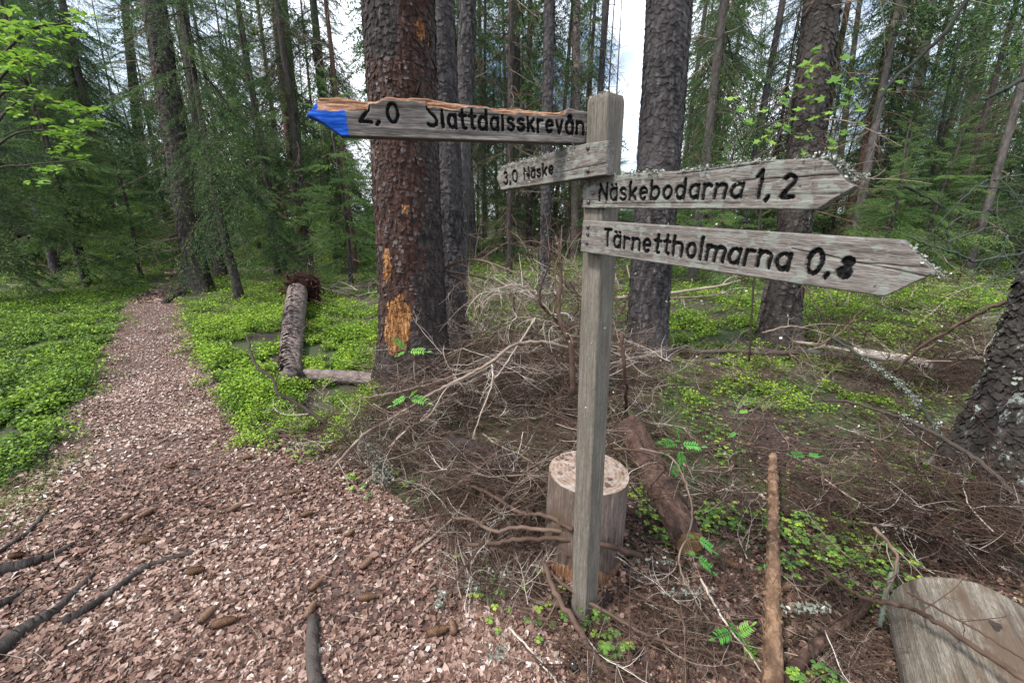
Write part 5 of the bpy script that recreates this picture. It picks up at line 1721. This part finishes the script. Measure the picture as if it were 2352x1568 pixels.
for pl, r_, t_ in STM:
    P = smooth_path(yl(pl, 3.0 if pl[0][1] < 900 else [2.75, 3.0]), 7) - o
    P += rg.normal(0, .006, P.shape)
    tube(m, P, np.linspace(r_, r_ * .35, len(P)), 8, t=t_, rough=.15)
    for kk in range(9):
        i = int(rg.integers(2, len(P) - 1)); d = P[i] - P[i - 1]; d /= np.linalg.norm(d)
        grow(m, P[i], d + rg.normal(0, .8, 3), rg.uniform(.1, .4), r_ * .3 + .001, 1, rg, bend=1, grav=-.15, sides=4, t=min(1, t_ + .2), kids=4, seg=.04)
m.build("stem", MT['twig'], e)
e = empty("dead_bough", tuple(PY(1022, 620, 3.9)), "pair of bare curved boughs sticking out right of the companion trunk", "dead branch")
o = PY(1022, 620, 3.9)
m = M()
for pl in ([(1015, 618), (1055, 601), (1098, 597), (1152, 613), (1210, 640)], [(1018, 622), (1116, 639), (1163, 660), (1206, 707), (1230, 760)], [(1030, 630), (1070, 650), (1110, 700)]):
    P = smooth_path(yl(pl, [4.0, 3.4]), 7) - o
    tube(m, P, np.linspace(.014, .005, len(P)), 7, t=.55, rough=.15)
    for kk in range(12):
        i = int(rg.integers(2, len(P) - 1)); d = P[i] - P[i - 1]; d /= np.linalg.norm(d)
        grow(m, P[i], d + rg.normal(0, .8, 3), rg.uniform(.15, .6), .004, 1, rg, bend=1, grav=-.25, sides=4, t=.7, kids=5, seg=.05)
m.build("branch", MT['twig'], e)

# right of the post
rod("upright_stick", [PZ(1440, 965, .0), *yl([(1437, 870), (1425, 765)], 2.55)], .013, "broken reddish stick standing upright just right of the post", "stick", t=.32, kids=1, seed=30, taper=.9, sub=.1)
rod("fallen_log", zl([(1500, 802), (1610, 807), (1690, 807), (1777, 811), (1835, 808)], .08), .022, "thin dark fallen stem on the ground right of the thick grey trunk", "log", 'darktwig', .6, .05, 12, 9, seed=31, sub=.4, taper=1.4)
rod("fallen_log", zl([(1827, 803), (1881, 812), (1945, 820)], .10), .040, "short grey barked log in front of the flared spruce", "log", 'bark_grey', .5, .08, 18, 3, seed=32, taper=.9)
rod("fallen_log", zl([(1960, 806), (2026, 818), (2080, 825), (2138, 838)], .24), .046, "pale yellow barkless log lying right of the flared spruce", "log", 'twig', .97, .04, 18, 0, seed=33, taper=.95)
rod("fallen_log", zl([(1824, 786), (1880, 792), (1960, 807)], .10), .022, "thin barkless pole behind the grey barked log", "log", 'twig', .93, .04, 12, 0, seed=34)
rod("fallen_log", zl([(1415, 684), (1531, 674), (1610, 663), (1654, 656), (1700, 644)], [.1, .4]), .035, "pale fallen pole beyond the thick grey trunk, its right end raised", "log", 'twig', .8, .06, 12, 4, seed=35, sub=.5)
rod("fallen_log", zl([(1500, 688), (1560, 684), (1625, 680), (1690, 668)], .15), .022, "second thinner pole under the raised pale one", "log", 'twig', .7, .06, 10, 4, seed=36, sub=.5)
rod("fallen_branch", yl([(1751, 764), (1809, 750), (1845, 753), (1899, 768), (1930, 785)], 3.6), .009, "grey bowed branch in front of the flared spruce's base", "branch", t=.7, kids=5, seed=37, taper=.7, sub=.5)
rod("fallen_branch", yl([(1827, 786), (1870, 793), (1915, 775), (1950, 745), (1975, 715)], 3.4), .011, "brown branch curving up over the grey barked log", "branch", t=.45, kids=4, seed=38, sub=.3)
rod("fallen_branch", yl([(2055, 854), (2116, 796), (2189, 753), (2261, 713), (2360, 678)], [3.0, 2.4]), .010, "long straight branch slanting up to the right-edge trunk", "branch", t=.5, kids=3, seed=39, taper=1.4, sub=.5)
eb = rod("fallen_branch", yl([(1905, 770), (1990, 825), (2066, 880), (2116, 937), (2152, 990), (2170, 1060)], [3.4, 2.2]), .013, "dark branch thickly tufted with pale lichen in front of the right-edge trunk", "branch", 'lichenbranch', .25, kids=6, seed=40, taper=.9, sub=.35)
eb2 = rod("fallen_branch", yl([(1892, 919), (1954, 923), (2026, 945), (2080, 963), (2152, 998), (2243, 1055), (2315, 1120), (2400, 1200)], [2.6, 1.6]), .008, "long dark branch sweeping to the right edge below the lichen-tufted one", "branch", 'darktwig', .45, kids=8, seed=41, taper=1.7, sub=.4)
def tufts(e, pts, y, n, size=.016):
    P = smooth_path(yl(pts, y), 20)
    rg = np.random.default_rng(n)
    q = P[rg.integers(0, len(P), n)] + rg.normal(0, .006, (n, 3)) - np.array(e.location)
    m = M(); curls(m, q, 4, size, rg, .009)
    tag(m.build("lichen", MT['lichen'], e), kind='stuff')
tufts(eb, [(1985, 822), (2066, 880), (2112, 930)], [3.0, 2.6], 110)
tufts(eb, [(2152, 960), (2160, 1020)], [2.35, 2.25], 12)
tufts(eb2, [(2070, 955), (2120, 985)], [2.2, 2.1], 50, .012)
rod("fallen_branch", [*zl([(1690, 1072)], .02), *yl([(1688, 995), (1719, 959), (1755, 919), (1815, 892)], [2.35, 2.5])], .0085, "dark branch rising with a kink right of the upright stick", "branch", 'darktwig', .45, kids=3, seed=42, sub=.25)
rod("fallen_branch", zl([(1480, 1032), (1574, 1028), (1683, 1017), (1755, 1030), (1870, 1041)], .06), .0085, "reddish stick lying level beyond the rowan seedling", "branch", t=.42, kids=4, seed=43)
rod("fallen_branch", zl([(1990, 1385), (1955, 1420), (1900, 1462), (1855, 1500), (1800, 1560)], .04), .020, "thick rotten brown branch between the pole and the grey log", "branch", 'bark_red', .4, .12, 14, 0, seed=44, taper=1.1)
rod("fallen_branch", zl([(2062, 1290), (2040, 1350), (2030, 1390), (2018, 1440)], [.12, .03]), .0095, "short yellowish lichen-crusted stick beside the grey log", "branch", 'lichenbranch', .85, .08, 10, 0, seed=45, taper=1.0)
rod("fallen_branch", zl([(1880, 1295), (1930, 1340), (1990, 1375), (2040, 1385), (2100, 1400), (2200, 1460), (2360, 1560)], [.10, .42]), .0065, "slender brown branch lying over the grey log", "branch", t=.42, kids=5, seed=46, taper=1.2, sub=.2)
rod("fallen_branch", zl([(2085, 1360), (2150, 1395), (2250, 1450), (2360, 1520)], .42), .004, "thinner twig parallel above the brown branch on the grey log", "branch", t=.3, kids=3, seed=47, sub=.15)
rod("fallen_branch", zl([(1610, 1330), (1660, 1420), (1720, 1500), (1790, 1600)], [.12, .04]), .005, "pale bare stalk slanting to the bottom edge left of the pole", "branch", t=.9, kids=0, seed=48)
rod("fallen_branch", zl([(1470, 1030), (1540, 1050), (1575, 1110), (1590, 1190), (1560, 1290), (1600, 1380), (1640, 1440)], [.35, .05]), .0055, "long looping grey twig in front of the sawn orange log end", "branch", t=.65, kids=5, seed=49, sub=.2)
rod("fallen_branch", zl([(1410, 1030), (1500, 1045), (1560, 1090), (1590, 1160)], [.3, .15]), .008, "brown curved branch above the brown-barked log", "branch", t=.4, kids=3, seed=50)
rod("fallen_branch", zl([(1560, 1330), (1610, 1400), (1660, 1480), (1700, 1580)], .06), .009, "dark root-like branch running down between seedling and post", "branch", 'darktwig', .5, kids=6, seed=51, taper=.8, sub=.25)
rod("fallen_branch", zl([(2010, 1210), (2060, 1280), (2030, 1380)], [.25, .1]), .008, "forked grey branch standing behind the thick rotten one", "branch", t=.6, kids=5, seed=52, sub=.3)

# lichen branches reaching in from the right-edge trunk
m = M(); rg = np.random.default_rng(15)
LB = [([(2400, 575), (2350, 582), (2297, 589), (2243, 600), (2199, 582), (2137, 565), (2079, 540)], [1.7, 1.7], .0062, .75),
      ([(2179, 580), (2177, 542), (2181, 520), (2208, 498), (2265, 485), (2305, 483), (2370, 470)], 1.72, .0048, .6),
      ([(2400, 398), (2352, 403), (2288, 412), (2243, 427), (2172, 498), (2140, 540)], [1.7, 1.75], .0042, .65),
      ([(2252, 427), (2305, 436), (2332, 465), (2352, 463)], 1.7, .0032, .8),
      ([(2177, 556), (2226, 538), (2279, 523), (2314, 534), (2352, 569), (2400, 640)], 1.7, .004, .7),
      ([(2314, 542), (2297, 587), (2279, 640), (2239, 693)], 1.65, .003, .9),
      ([(2075, 427), (2119, 449), (2168, 478)], 2.6, .009, .2),
      ([(2270, 640), (2330, 636), (2400, 660)], 1.7, .0035, .8),
      ([(2243, -40), (2171, 72), (2098, 145), (2037, 202), (2000, 290)], 2.1, .011, .1),
      ([(2400, 160), (2351, 181), (2297, 210), (2254, 231)], 1.9, .012, .3)]
for pl, y_, r_, t_ in LB:
    P = smooth_path(yl(pl, y_), 7) - g0 if False else smooth_path(yl(pl, y_), 7)
    P = P - np.array(eS.location)
    P += rg.normal(0, .0025, P.shape)
    tube(m, P, np.linspace(r_, r_ * .45, len(P)), 8, t=np.clip(t_ * .6 + .25 * (fbm(P * 20, 2, 1) - .5) * 2, 0, 1), rough=.2)
    for kk in range(7):
        i = int(rg.integers(2, len(P) - 1)); d = P[i] - P[i - 1]; d /= np.linalg.norm(d)
        grow(m, P[i], d + rg.normal(0, .6, 3), rg.uniform(.06, .35), .0013, 1, rg, bend=.8, grav=-.05, sides=4, t=t_ * .6, kids=3, seg=.03)
m.build("branch", MT['lichenbranch'], eS)

# ------------------------------------------------------------------ surface roots on the path
def root(pts, r, label, seed, r2=None):
    pw = np.array([PZ(a, b, 0) for a, b in pts])
    P = smooth_path(pw, 10)
    n = len(P); rg = np.random.default_rng(seed)
    rr = 1.3 * np.linspace(r, r2 if r2 else r * .3, n)
    P[:, 2] = gz(P[:, 0], P[:, 1]) + .020 + rr * .35 + rg.normal(0, .002, n)
    m = M(); tube(m, P - P[0], rr, 14, t=.5, rough=.14, seed=seed)
    o = m.build("tree_root", MT['bark'])
    o.location = P[0]
    tag(o, label, "root", "roots crossing the path")
root([(-60, 1345), (0, 1326), (43, 1312), (80, 1301), (119, 1287), (174, 1258)], .030, "thick black root end at the left edge, uppermost of the fat ones", 1, .008)
root([(-60, 1300), (0, 1276), (36, 1250), (72, 1225), (112, 1180)], .011, "thin dark root above the fat ones at the left edge", 2, .006)
root([(-60, 1560), (0, 1510), (47, 1467), (98, 1435), (137, 1409), (181, 1363), (217, 1326)], .026, "thick dark root in the bottom left corner", 3, .008)
root([(150, 1440), (202, 1413), (275, 1363), (325, 1323), (380, 1297), (448, 1279)], .015, "medium root curving from beside the corner root to mid path", 4, .008)
root([(722, 1430), (720, 1507), (730, 1600)], .017, "dark stub of root at the bottom edge left of centre", 5, .018)
root([(-60, 1425), (0, 1400), (30, 1385), (60, 1360)], .022, "short root between the two thick ones at the left edge", 6, .006)
root([(360, 662), (400, 672), (425, 668)], .03, "root crossing the far path beside the leaning spruce", 7, .02)
root([(380, 700), (400, 685), (440, 668)], .045, "mossy root running from the leaning spruce onto the path", 8, .05)

# ------------------------------------------------------------------ spruce cones
def cone_mesh(seed):
    rg = np.random.default_rng(seed)
    m = M()
    L, R = .088, .0205
    xs = np.linspace(0, L, 12)
    rr = R * np.sin(np.pi * np.clip((xs / L) * .86 + .12, 0, 1)) ** .7 * .8
    tube(m, np.stack([xs, 0 * xs, 0 * xs], -1), rr, 8, t=.1)
    n = 150
    k = np.arange(n); z = k / n; th = k * 2.39996
    x = z * L * .97
    r = R * np.sin(np.pi * np.clip(z * .84 + .13, 0, 1)) ** .7
    d = np.stack([0 * th, np.cos(th), np.sin(th)], -1); e = np.stack([0 * th, -np.sin(th), np.cos(th)], -1); ax = np.array([1.0, 0, 0])
    c = np.stack([x, 0 * x, 0 * x], -1) + d * (r * .75)[:, None]
    w = .0085 + 0 * r
    tip = c + ax * .011 + d * .0055
    V = np.stack([c - e * w[:, None] * .5, c + e * w[:, None] * .5, c + e * w[:, None] * .8 + ax * .007 + d * .004, tip, c - e * w[:, None] * .8 + ax * .007 + d * .004], 1)
    q = np.arange(n)[:, None] * 5
    tt = np.tile([.1, .1, .7, 1, .7], n) * np.repeat(rg.uniform(.6, 1, n), 5)
    m.add(V.reshape(-1, 3), [q + [0, 1, 2, 4], q + [4, 2, 3]], tt)
    return m.mesh("spruce_cone", MT['cone'])
CM = [cone_mesh(1), cone_mesh(2)]
CONES = [(271, 1209, 80, .9, "dark upright-lying cone, left one of the pair on the path below the side branch"), (320, 1198, 60, .9, "dark cone, right one of the pair on the path"),
         (318, 1250, 15, .95, "tan cone lying level just below the pair of dark cones"), (428, 1320, 10, 1.0, "orange-tan cone in the middle of the lower path"),
         (521, 1182, 45, .9, "closed brown cone right of the mid path, tilted"), (487, 1445, 20, 1.05, "large dark open cone in the lower path, right one of two touching"),
         (459, 1440, 80, 1.0, "tan cone touching the large dark open one"), (711, 1362, 60, .8, "dark open cone left of the brush, upper of two"),
         (701, 1431, 85, .95, "tan cone at the top end of the dark root stub"), (690, 1189, 30, .8, "reddish cone at the edge of the brush, middle path height"),
         (663, 1137, 20, .6, "small reddish cone where leaves meet the brush, above the other"), (383, 1077, 8, .8, "tan elongated cone on the narrow part of the path"),
         (557, 1062, 30, .8, "brown cone beside the right verge of the path"), (658, 1077, 60, .7, "rusty cone just outside the bilberries' end"),
         (22, 1283, 5, .9, "tan cone beside the fat root at the left edge"), (795, 1239, 70, .7, "small red-brown cone on leaves left of the brush"),
         (828, 1312, 60, .9, "dark cone near the brush, right of the two open ones"), (824, 1381, 10, .9, "open dark cone low on the leaves, right side"),
         (980, 1467, 12, 1.0, "golden brown cone on the leaves near the bottom centre"), (1045, 1470, 110, .9, "reddish cone right of the golden brown one"),
         (1790, 1360, 20, .8, "half hidden cone right beside the pole"), (1700, 1315, 140, .8, "half hidden cone under the brush left of the pole")]
for i_, (px, py, rz, sc, lab) in enumerate(CONES):
    o = bpy.data.objects.new("spruce_cone", CM[i_ % 2]); COL.objects.link(o)
    p = PZ(px, py, .02)
    o.location = (p[0], p[1], float(gz(p[0], p[1])) + .036)
    o.scale = (sc * .85,) * 3
    o.rotation_euler = (i_ * 1.3, random.Random(i_).uniform(-.12, .12), math.radians(rz))
    tag(o, lab, "cone", "spruce cones on the ground")

# small glossy black thing
m = M()
th = np.linspace(0, 2 * np.pi, 20, endpoint=False); ph = np.linspace(0, np.pi, 12)
P_, T_ = np.meshgrid(ph, th, indexing='ij')
V = np.stack([.017 * np.sin(P_) * np.cos(T_), .021 * np.sin(P_) * np.sin(T_), .013 * np.cos(P_)], -1).reshape(-1, 3)
i = np.arange(11)[:, None] * 20; j = np.arange(20)[None]; j2 = (j + 1) % 20
m.add(V, [np.stack([i + j, i + 20 + j, i + 20 + j2, i + j2], -1).reshape(-1, 4)])
o = m.build("black_cap", MT['gloss']); p = PZ(1317, 1557 - 10, .0); o.location = (p[0], p[1], float(gz(p[0], p[1])) + .03); o.rotation_euler = (.7, 0, 0)
tag(o, "small shiny black domed cap on the ground below the post", "cap")

# ------------------------------------------------------------------ seedlings with feathered leaves
def feather(m, base, d, up, L, pairs, lw, rg, t):
    d = np.array(d, float); d /= np.linalg.norm(d)
    s = np.cross(d, up); s /= np.linalg.norm(s); u_ = np.cross(s, d)
    P = [np.array(base) + d * L * q + u_ * (-.25 * L * q * q) for q in np.linspace(0, 1, 8)]
    tube(m, P, [.0013] * 8, 4, t=t, caps=False)
    def leaflet(c, dd, ll, ww):
        dd = dd / np.linalg.norm(dd); e_ = np.cross(dd, u_); e_ /= np.linalg.norm(e_)
        V = [c, c + dd * ll * .3 + e_ * ww * .5 + u_ * ww * .15, c + dd * ll * .7 + e_ * ww * .38 + u_ * ww * .1, c + dd * ll - u_ * ll * .12, c + dd * ll * .7 - e_ * ww * .38 + u_ * ww * .1, c + dd * ll * .3 - e_ * ww * .5 + u_ * ww * .15]
        m.add(V, [np.array([[0, 1, 2, 3], [0, 3, 4, 5]])], np.clip(t + rg.normal(0, .12), 0, 1))
    for q in range(pairs):
        f = .22 + .70 * q / pairs
        c = np.array(base) + d * L * f + u_ * (-.25 * L * f * f)
        for sg in (-1, 1):
            leaflet(c, s * sg + d * .55 + u_ * rg.uniform(-.1, .2), lw * rg.uniform(.85, 1.1) * (1 - .25 * abs(f - .5)), lw * .30)
    leaflet(P[-1], d, lw, lw * .32)
def seedling(root_px, leaves, label, y=None, t=.5, stem=.0025, seed=0, root_z=0.0, lsc=1.0):
    """leaves: (px, py, length in px, direction angle in the picture)"""
    o = PZ(root_px[0], root_px[1], 0.0)
    if y is None: y = o[1]
    e = empty("rowan_seedling", tuple(o), label, "seedling", "rowan seedlings in the brush")
    rg = np.random.default_rng(seed)
    top = PY(leaves[0][0], leaves[0][1], y)
    m = M()
    P = smooth_path([o, (o + top) / 2 + [.01, 0, 0], top], 5) - o
    tube(m, P, np.linspace(stem, stem * .6, len(P)), 6, t=.3, caps=False)
    m.build("stem", MT['darktwig'], e)
    dep = y * CP
    for k, (px, py, lp, an) in enumerate(leaves):
        c = PY(px, py, y) - o
        a = math.radians(an)
        L = lp / F * dep * 1.15
        m = M()
        feather(m, c, [math.cos(a), rg.uniform(-.5, -.1), math.sin(a)], [0, -.35, 1], L, 6, L * .34 * lsc, rg, np.clip(t + rg.normal(0, .15), 0, 1))
        m.build("leaf", MT['seedling'], e)
seedling((1560, 1130), [(1560, 1020), (1555, 1015), (1553, 1022), (1558, 1050), (1556, 1080)] and [(1560, 1015, 42, 100), (1556, 1020, 48, 150), (1560, 1022, 48, 10), (1558, 1028, 45, -70), (1556, 1062, 36, -110)],
         "tall rowan seedling with bright feathered leaves above the brown-barked log", seed=1)
seedling((1640, 1330), [(1598, 1232, 52, -25), (1596, 1275, 58, -30), (1596, 1234, 20, 140), (1600, 1272, 24, 160)], "rowan seedling in front of the sawn orange log end", seed=2, t=.4)
seedling((1700, 1500), [(1690, 1455, 70, 108), (1682, 1450, 60, 165), (1695, 1462, 72, -38), (1692, 1458, 50, 60)], "brightest rowan seedling at the lower right beside the pole", seed=3, t=.8, lsc=1.1)
seedling((1800, 1340), [(1745, 1302, 46, 0), (1750, 1304, 20, 150)], "tiny rowan seedling whose leaf crosses the pole", seed=4)
seedling((938, 1050), [(934, 805, 36, 120), (936, 808, 42, 15), (934, 808, 22, -170), (938, 910, 40, -165), (940, 912, 46, 5), (938, 915, 30, 60)], "thin rowan seedling in front of the large spruce's orange patch", y=2.55, seed=5, t=.75)
seedling((2060, 1100), [(2240, 1095, 34, 150), (2250, 1098, 30, -60)], "rowan leaves beside the foot of the right-edge trunk", seed=6, y=1.9)
seedling((1775, 1130), [(1850, 1045, 40, 160), (1852, 1045, 26, 20)], "small grey-green seedling near the far end of the pole", seed=7, t=.2)
seedling((1700, 1200), [(1692, 948, 22, 150), (1694, 948, 22, 40), (1692, 992, 18, 200)], "thin seedling with few small leaves on the kinked dark branch", y=2.3, seed=8, t=.9)

# ------------------------------------------------------------------ broadleaf saplings in the air
def maple_leaf(m, c, nrm, rot, sz, t):
    nrm = nrm / np.linalg.norm(nrm)
    a = np.cross(nrm, [0, 1, .2]); a /= np.linalg.norm(a); b = np.cross(nrm, a)
    pts = []
    prof = [(0, .15), (20, .62), (42, .40), (65, .95), (85, .55), (100, .68), (120, 1.12), (140, .66), (155, .56), (175, .95), (198, .40), (220, .62), (240, .15)]
    for an, r in prof:
        x = math.radians(an - 120) + rot
        pts.append(c + sz * .5 * r * (a * math.cos(x) + b * math.sin(x)) + nrm * sz * .05 * math.cos(an * .2))
    pts = [c] + pts
    n = len(pts)
    f = np.array([[0, i, i + 1] for i in range(1, n - 1)])
    m.add(pts, [f], t)
def z7(X, Y): return (1501.8 + .3615 * X, .3615 * Y)
ML = [(1190, 370), (1080, 410), (965, 410), (990, 440), (1035, 300), (910, 545), (990, 535), (870, 580), (1140, 510), (1200, 540), (1270, 505), (1390, 525), (815, 635), (990, 625), (940, 690), (1220, 640), (1240, 590),
      (720, 700), (550, 690), (1020, 745), (1100, 720), (720, 830), (690, 870), (800, 790), (860, 800), (920, 850), (1000, 860), (640, 900), (580, 900), (760, 900), (1310, 790), (1200, 840), (1150, 900), (1120, 950), (940, 960), (1560, 520), (1460, 570),
      (500, 620), (600, 780), (880, 760), (1080, 640), (1300, 700)]
o = PZ(1700, 830, 0); yM = 4.3
e = empty("maple_sapling", (o[0], yM, 0), "leafy maple sapling with bright green lobed leaves above the right-hand boards", "maple sapling")
oo = np.array([o[0], yM, 0])
m = M(); rg = np.random.default_rng(3)
stems = [([(1720, 840), (1735, 600), (1760, 400), (1790, 310), (1820, 220), (1850, 110), (1870, 30)], .012), ([(1790, 310), (1850, 240), (1880, 190), (1920, 150), (1935, 133)], .006),
         ([(1760, 400), (1700, 330), (1690, 270)], .005), ([(1820, 220), (1860, 190), (1855, 150)], .004), ([(1900, 420), (1920, 300), (1945, 230), (1960, 180)], .006), ([(1790, 310), (1900, 300), (1980, 280), (2040, 200), (2065, 188)], .005),
         ([(1735, 500), (1700, 400), (1720, 310)], .005)]
for pl, r_ in stems:
    P = smooth_path(yl(pl, yM), 6) - oo
    tube(m, P, np.linspace(r_, r_ * .4, len(P)), 6, t=.35)
m.build("stem", MT['darktwig'], e)
m = M()
for k, (X_z, Y_z) in enumerate(ML):
    for q in range(2):
        px, py = z7(X_z + rg.normal(0, 14) * q, Y_z + rg.normal(0, 14) * q)
        c = PY(px, py, yM + rg.normal(0, .25)) - oo
        maple_leaf(m, c, np.array([rg.normal(0, .35), -.55 + rg.normal(0, .25), .8]), rg.uniform(0, 6.28), rg.uniform(.10, .17), rg.uniform(0, 1))
        tube(m, [c, c + [rg.normal(0, .02), .01, -.06]], [.001, .001], 3, t=0, caps=False)
m.build("foliage", MT['fresh'], e)

# light green rowan boughs at the upper left
LL = [(60, 65), (20, 160), (60, 200), (110, 155), (230, 165), (170, 190), (460, 125), (490, 100), (330, 165), (350, 190), (465, 220), (330, 265), (15, 250), (30, 330), (150, 325), (270, 360), (110, 370), (200, 380), (20, 400), (80, 430), (140, 455),
      (50, 550), (170, 580), (240, 625), (350, 680), (400, 690), (430, 665), (540, 700), (600, 700), (130, 655), (110, 720), (560, 770), (630, 780), (550, 800), (380, 820), (390, 860), (440, 850), (270, 770), (320, 840), (465, 915), (370, 960), (510, 1000),
      (300, 1080), (350, 1075), (250, 1160), (200, 210), (80, 250), (300, 400), (40, 450), (470, 720), (500, 820)]
yR = 4.6
oo = np.array([-6.6, yR, 0]); oo[2] = float(gz(*oo[:2]))
e = empty("hazel_sapling", tuple(oo), "light green broadleaved sapling spreading over the dark spruces at the upper left", "sapling")
m = M(); rg = np.random.default_rng(6)
base = PY(-150, 660, yR) - oo
for pl in ([(-150, 700), (-100, 400), (-40, 200), (60, 80), (180, 50)], [(-110, 420), (-20, 300), (50, 230), (160, 240)], [(-60, 260), (20, 160), (80, 130), (110, 140)], [(-130, 550), (-20, 400), (60, 380), (160, 370), (230, 360)],
           [(-120, 480), (0, 220), (80, 225), (150, 250), (220, 255)], [(-130, 500), (0, 330), (100, 300), (170, 320)], [(-60, 200), (60, 75), (140, 55), (175, 40)]):
    P = smooth_path(yl(pl, yR), 6) - oo
    tube(m, P, np.linspace(.014, .003, len(P)), 6, t=.25)
m.build("stem", MT['darktwig'], e)
m = M()
for k, (X_z, Y_z) in enumerate(LL):
    n = 16
    px = .3615 * (X_z + rg.normal(0, 42, n)); py = .3615 * (Y_z + rg.normal(0, 13, n) + 0)
    P = PY(px, py, yR + rg.normal(0, .18, n)) - oo
    scatter(m, P, rg.uniform(.05, .09, n), LEAF, LEAF_F, rg, .35, rg.uniform(.2, 1, n), rg.uniform(.7, 1.0, n))
m.build("foliage", MT['fresh'], e)

# pale tuft of lichen on twigs left of the block
m = M(); rg = np.random.default_rng(1)
for cx_, cy_, sx_, sy_, n in ((870, 1050, 32, 30, 260), (880, 1095, 25, 22, 160), (845, 1020, 25, 18, 110), (1150, 1320, 30, 25, 90), (1130, 1195, 40, 14, 70), (1500, 1290, 45, 10, 80), (1145, 1500, 25, 22, 50), (1580, 1360, 60, 10, 70), (1850, 1395, 60, 12, 110), (2130, 1210, 120, 30, 220), (2190, 1540, 50, 12, 50), (1250, 1180, 40, 20, 50), (1010, 1380, 14, 30, 60), (1085, 1350, 16, 16, 50)):
    px = cx_ + sx_ * .6 * np.clip(rg.normal(0, 1, n), -1.6, 1.6); py = cy_ + sy_ * .6 * np.clip(rg.normal(0, 1, n), -1.6, 1.6)
    P = PZ(px, py, rg.uniform(.02, .16, n))
    scatter(m, P, rg.uniform(.006, .022, n), LEAF, LEAF_F, rg, .9, rg.beta(2, 2, n), rg.uniform(.4, .9, n), .3)
tag(m.build("beard_lichen", MT['lichen']), kind='stuff')
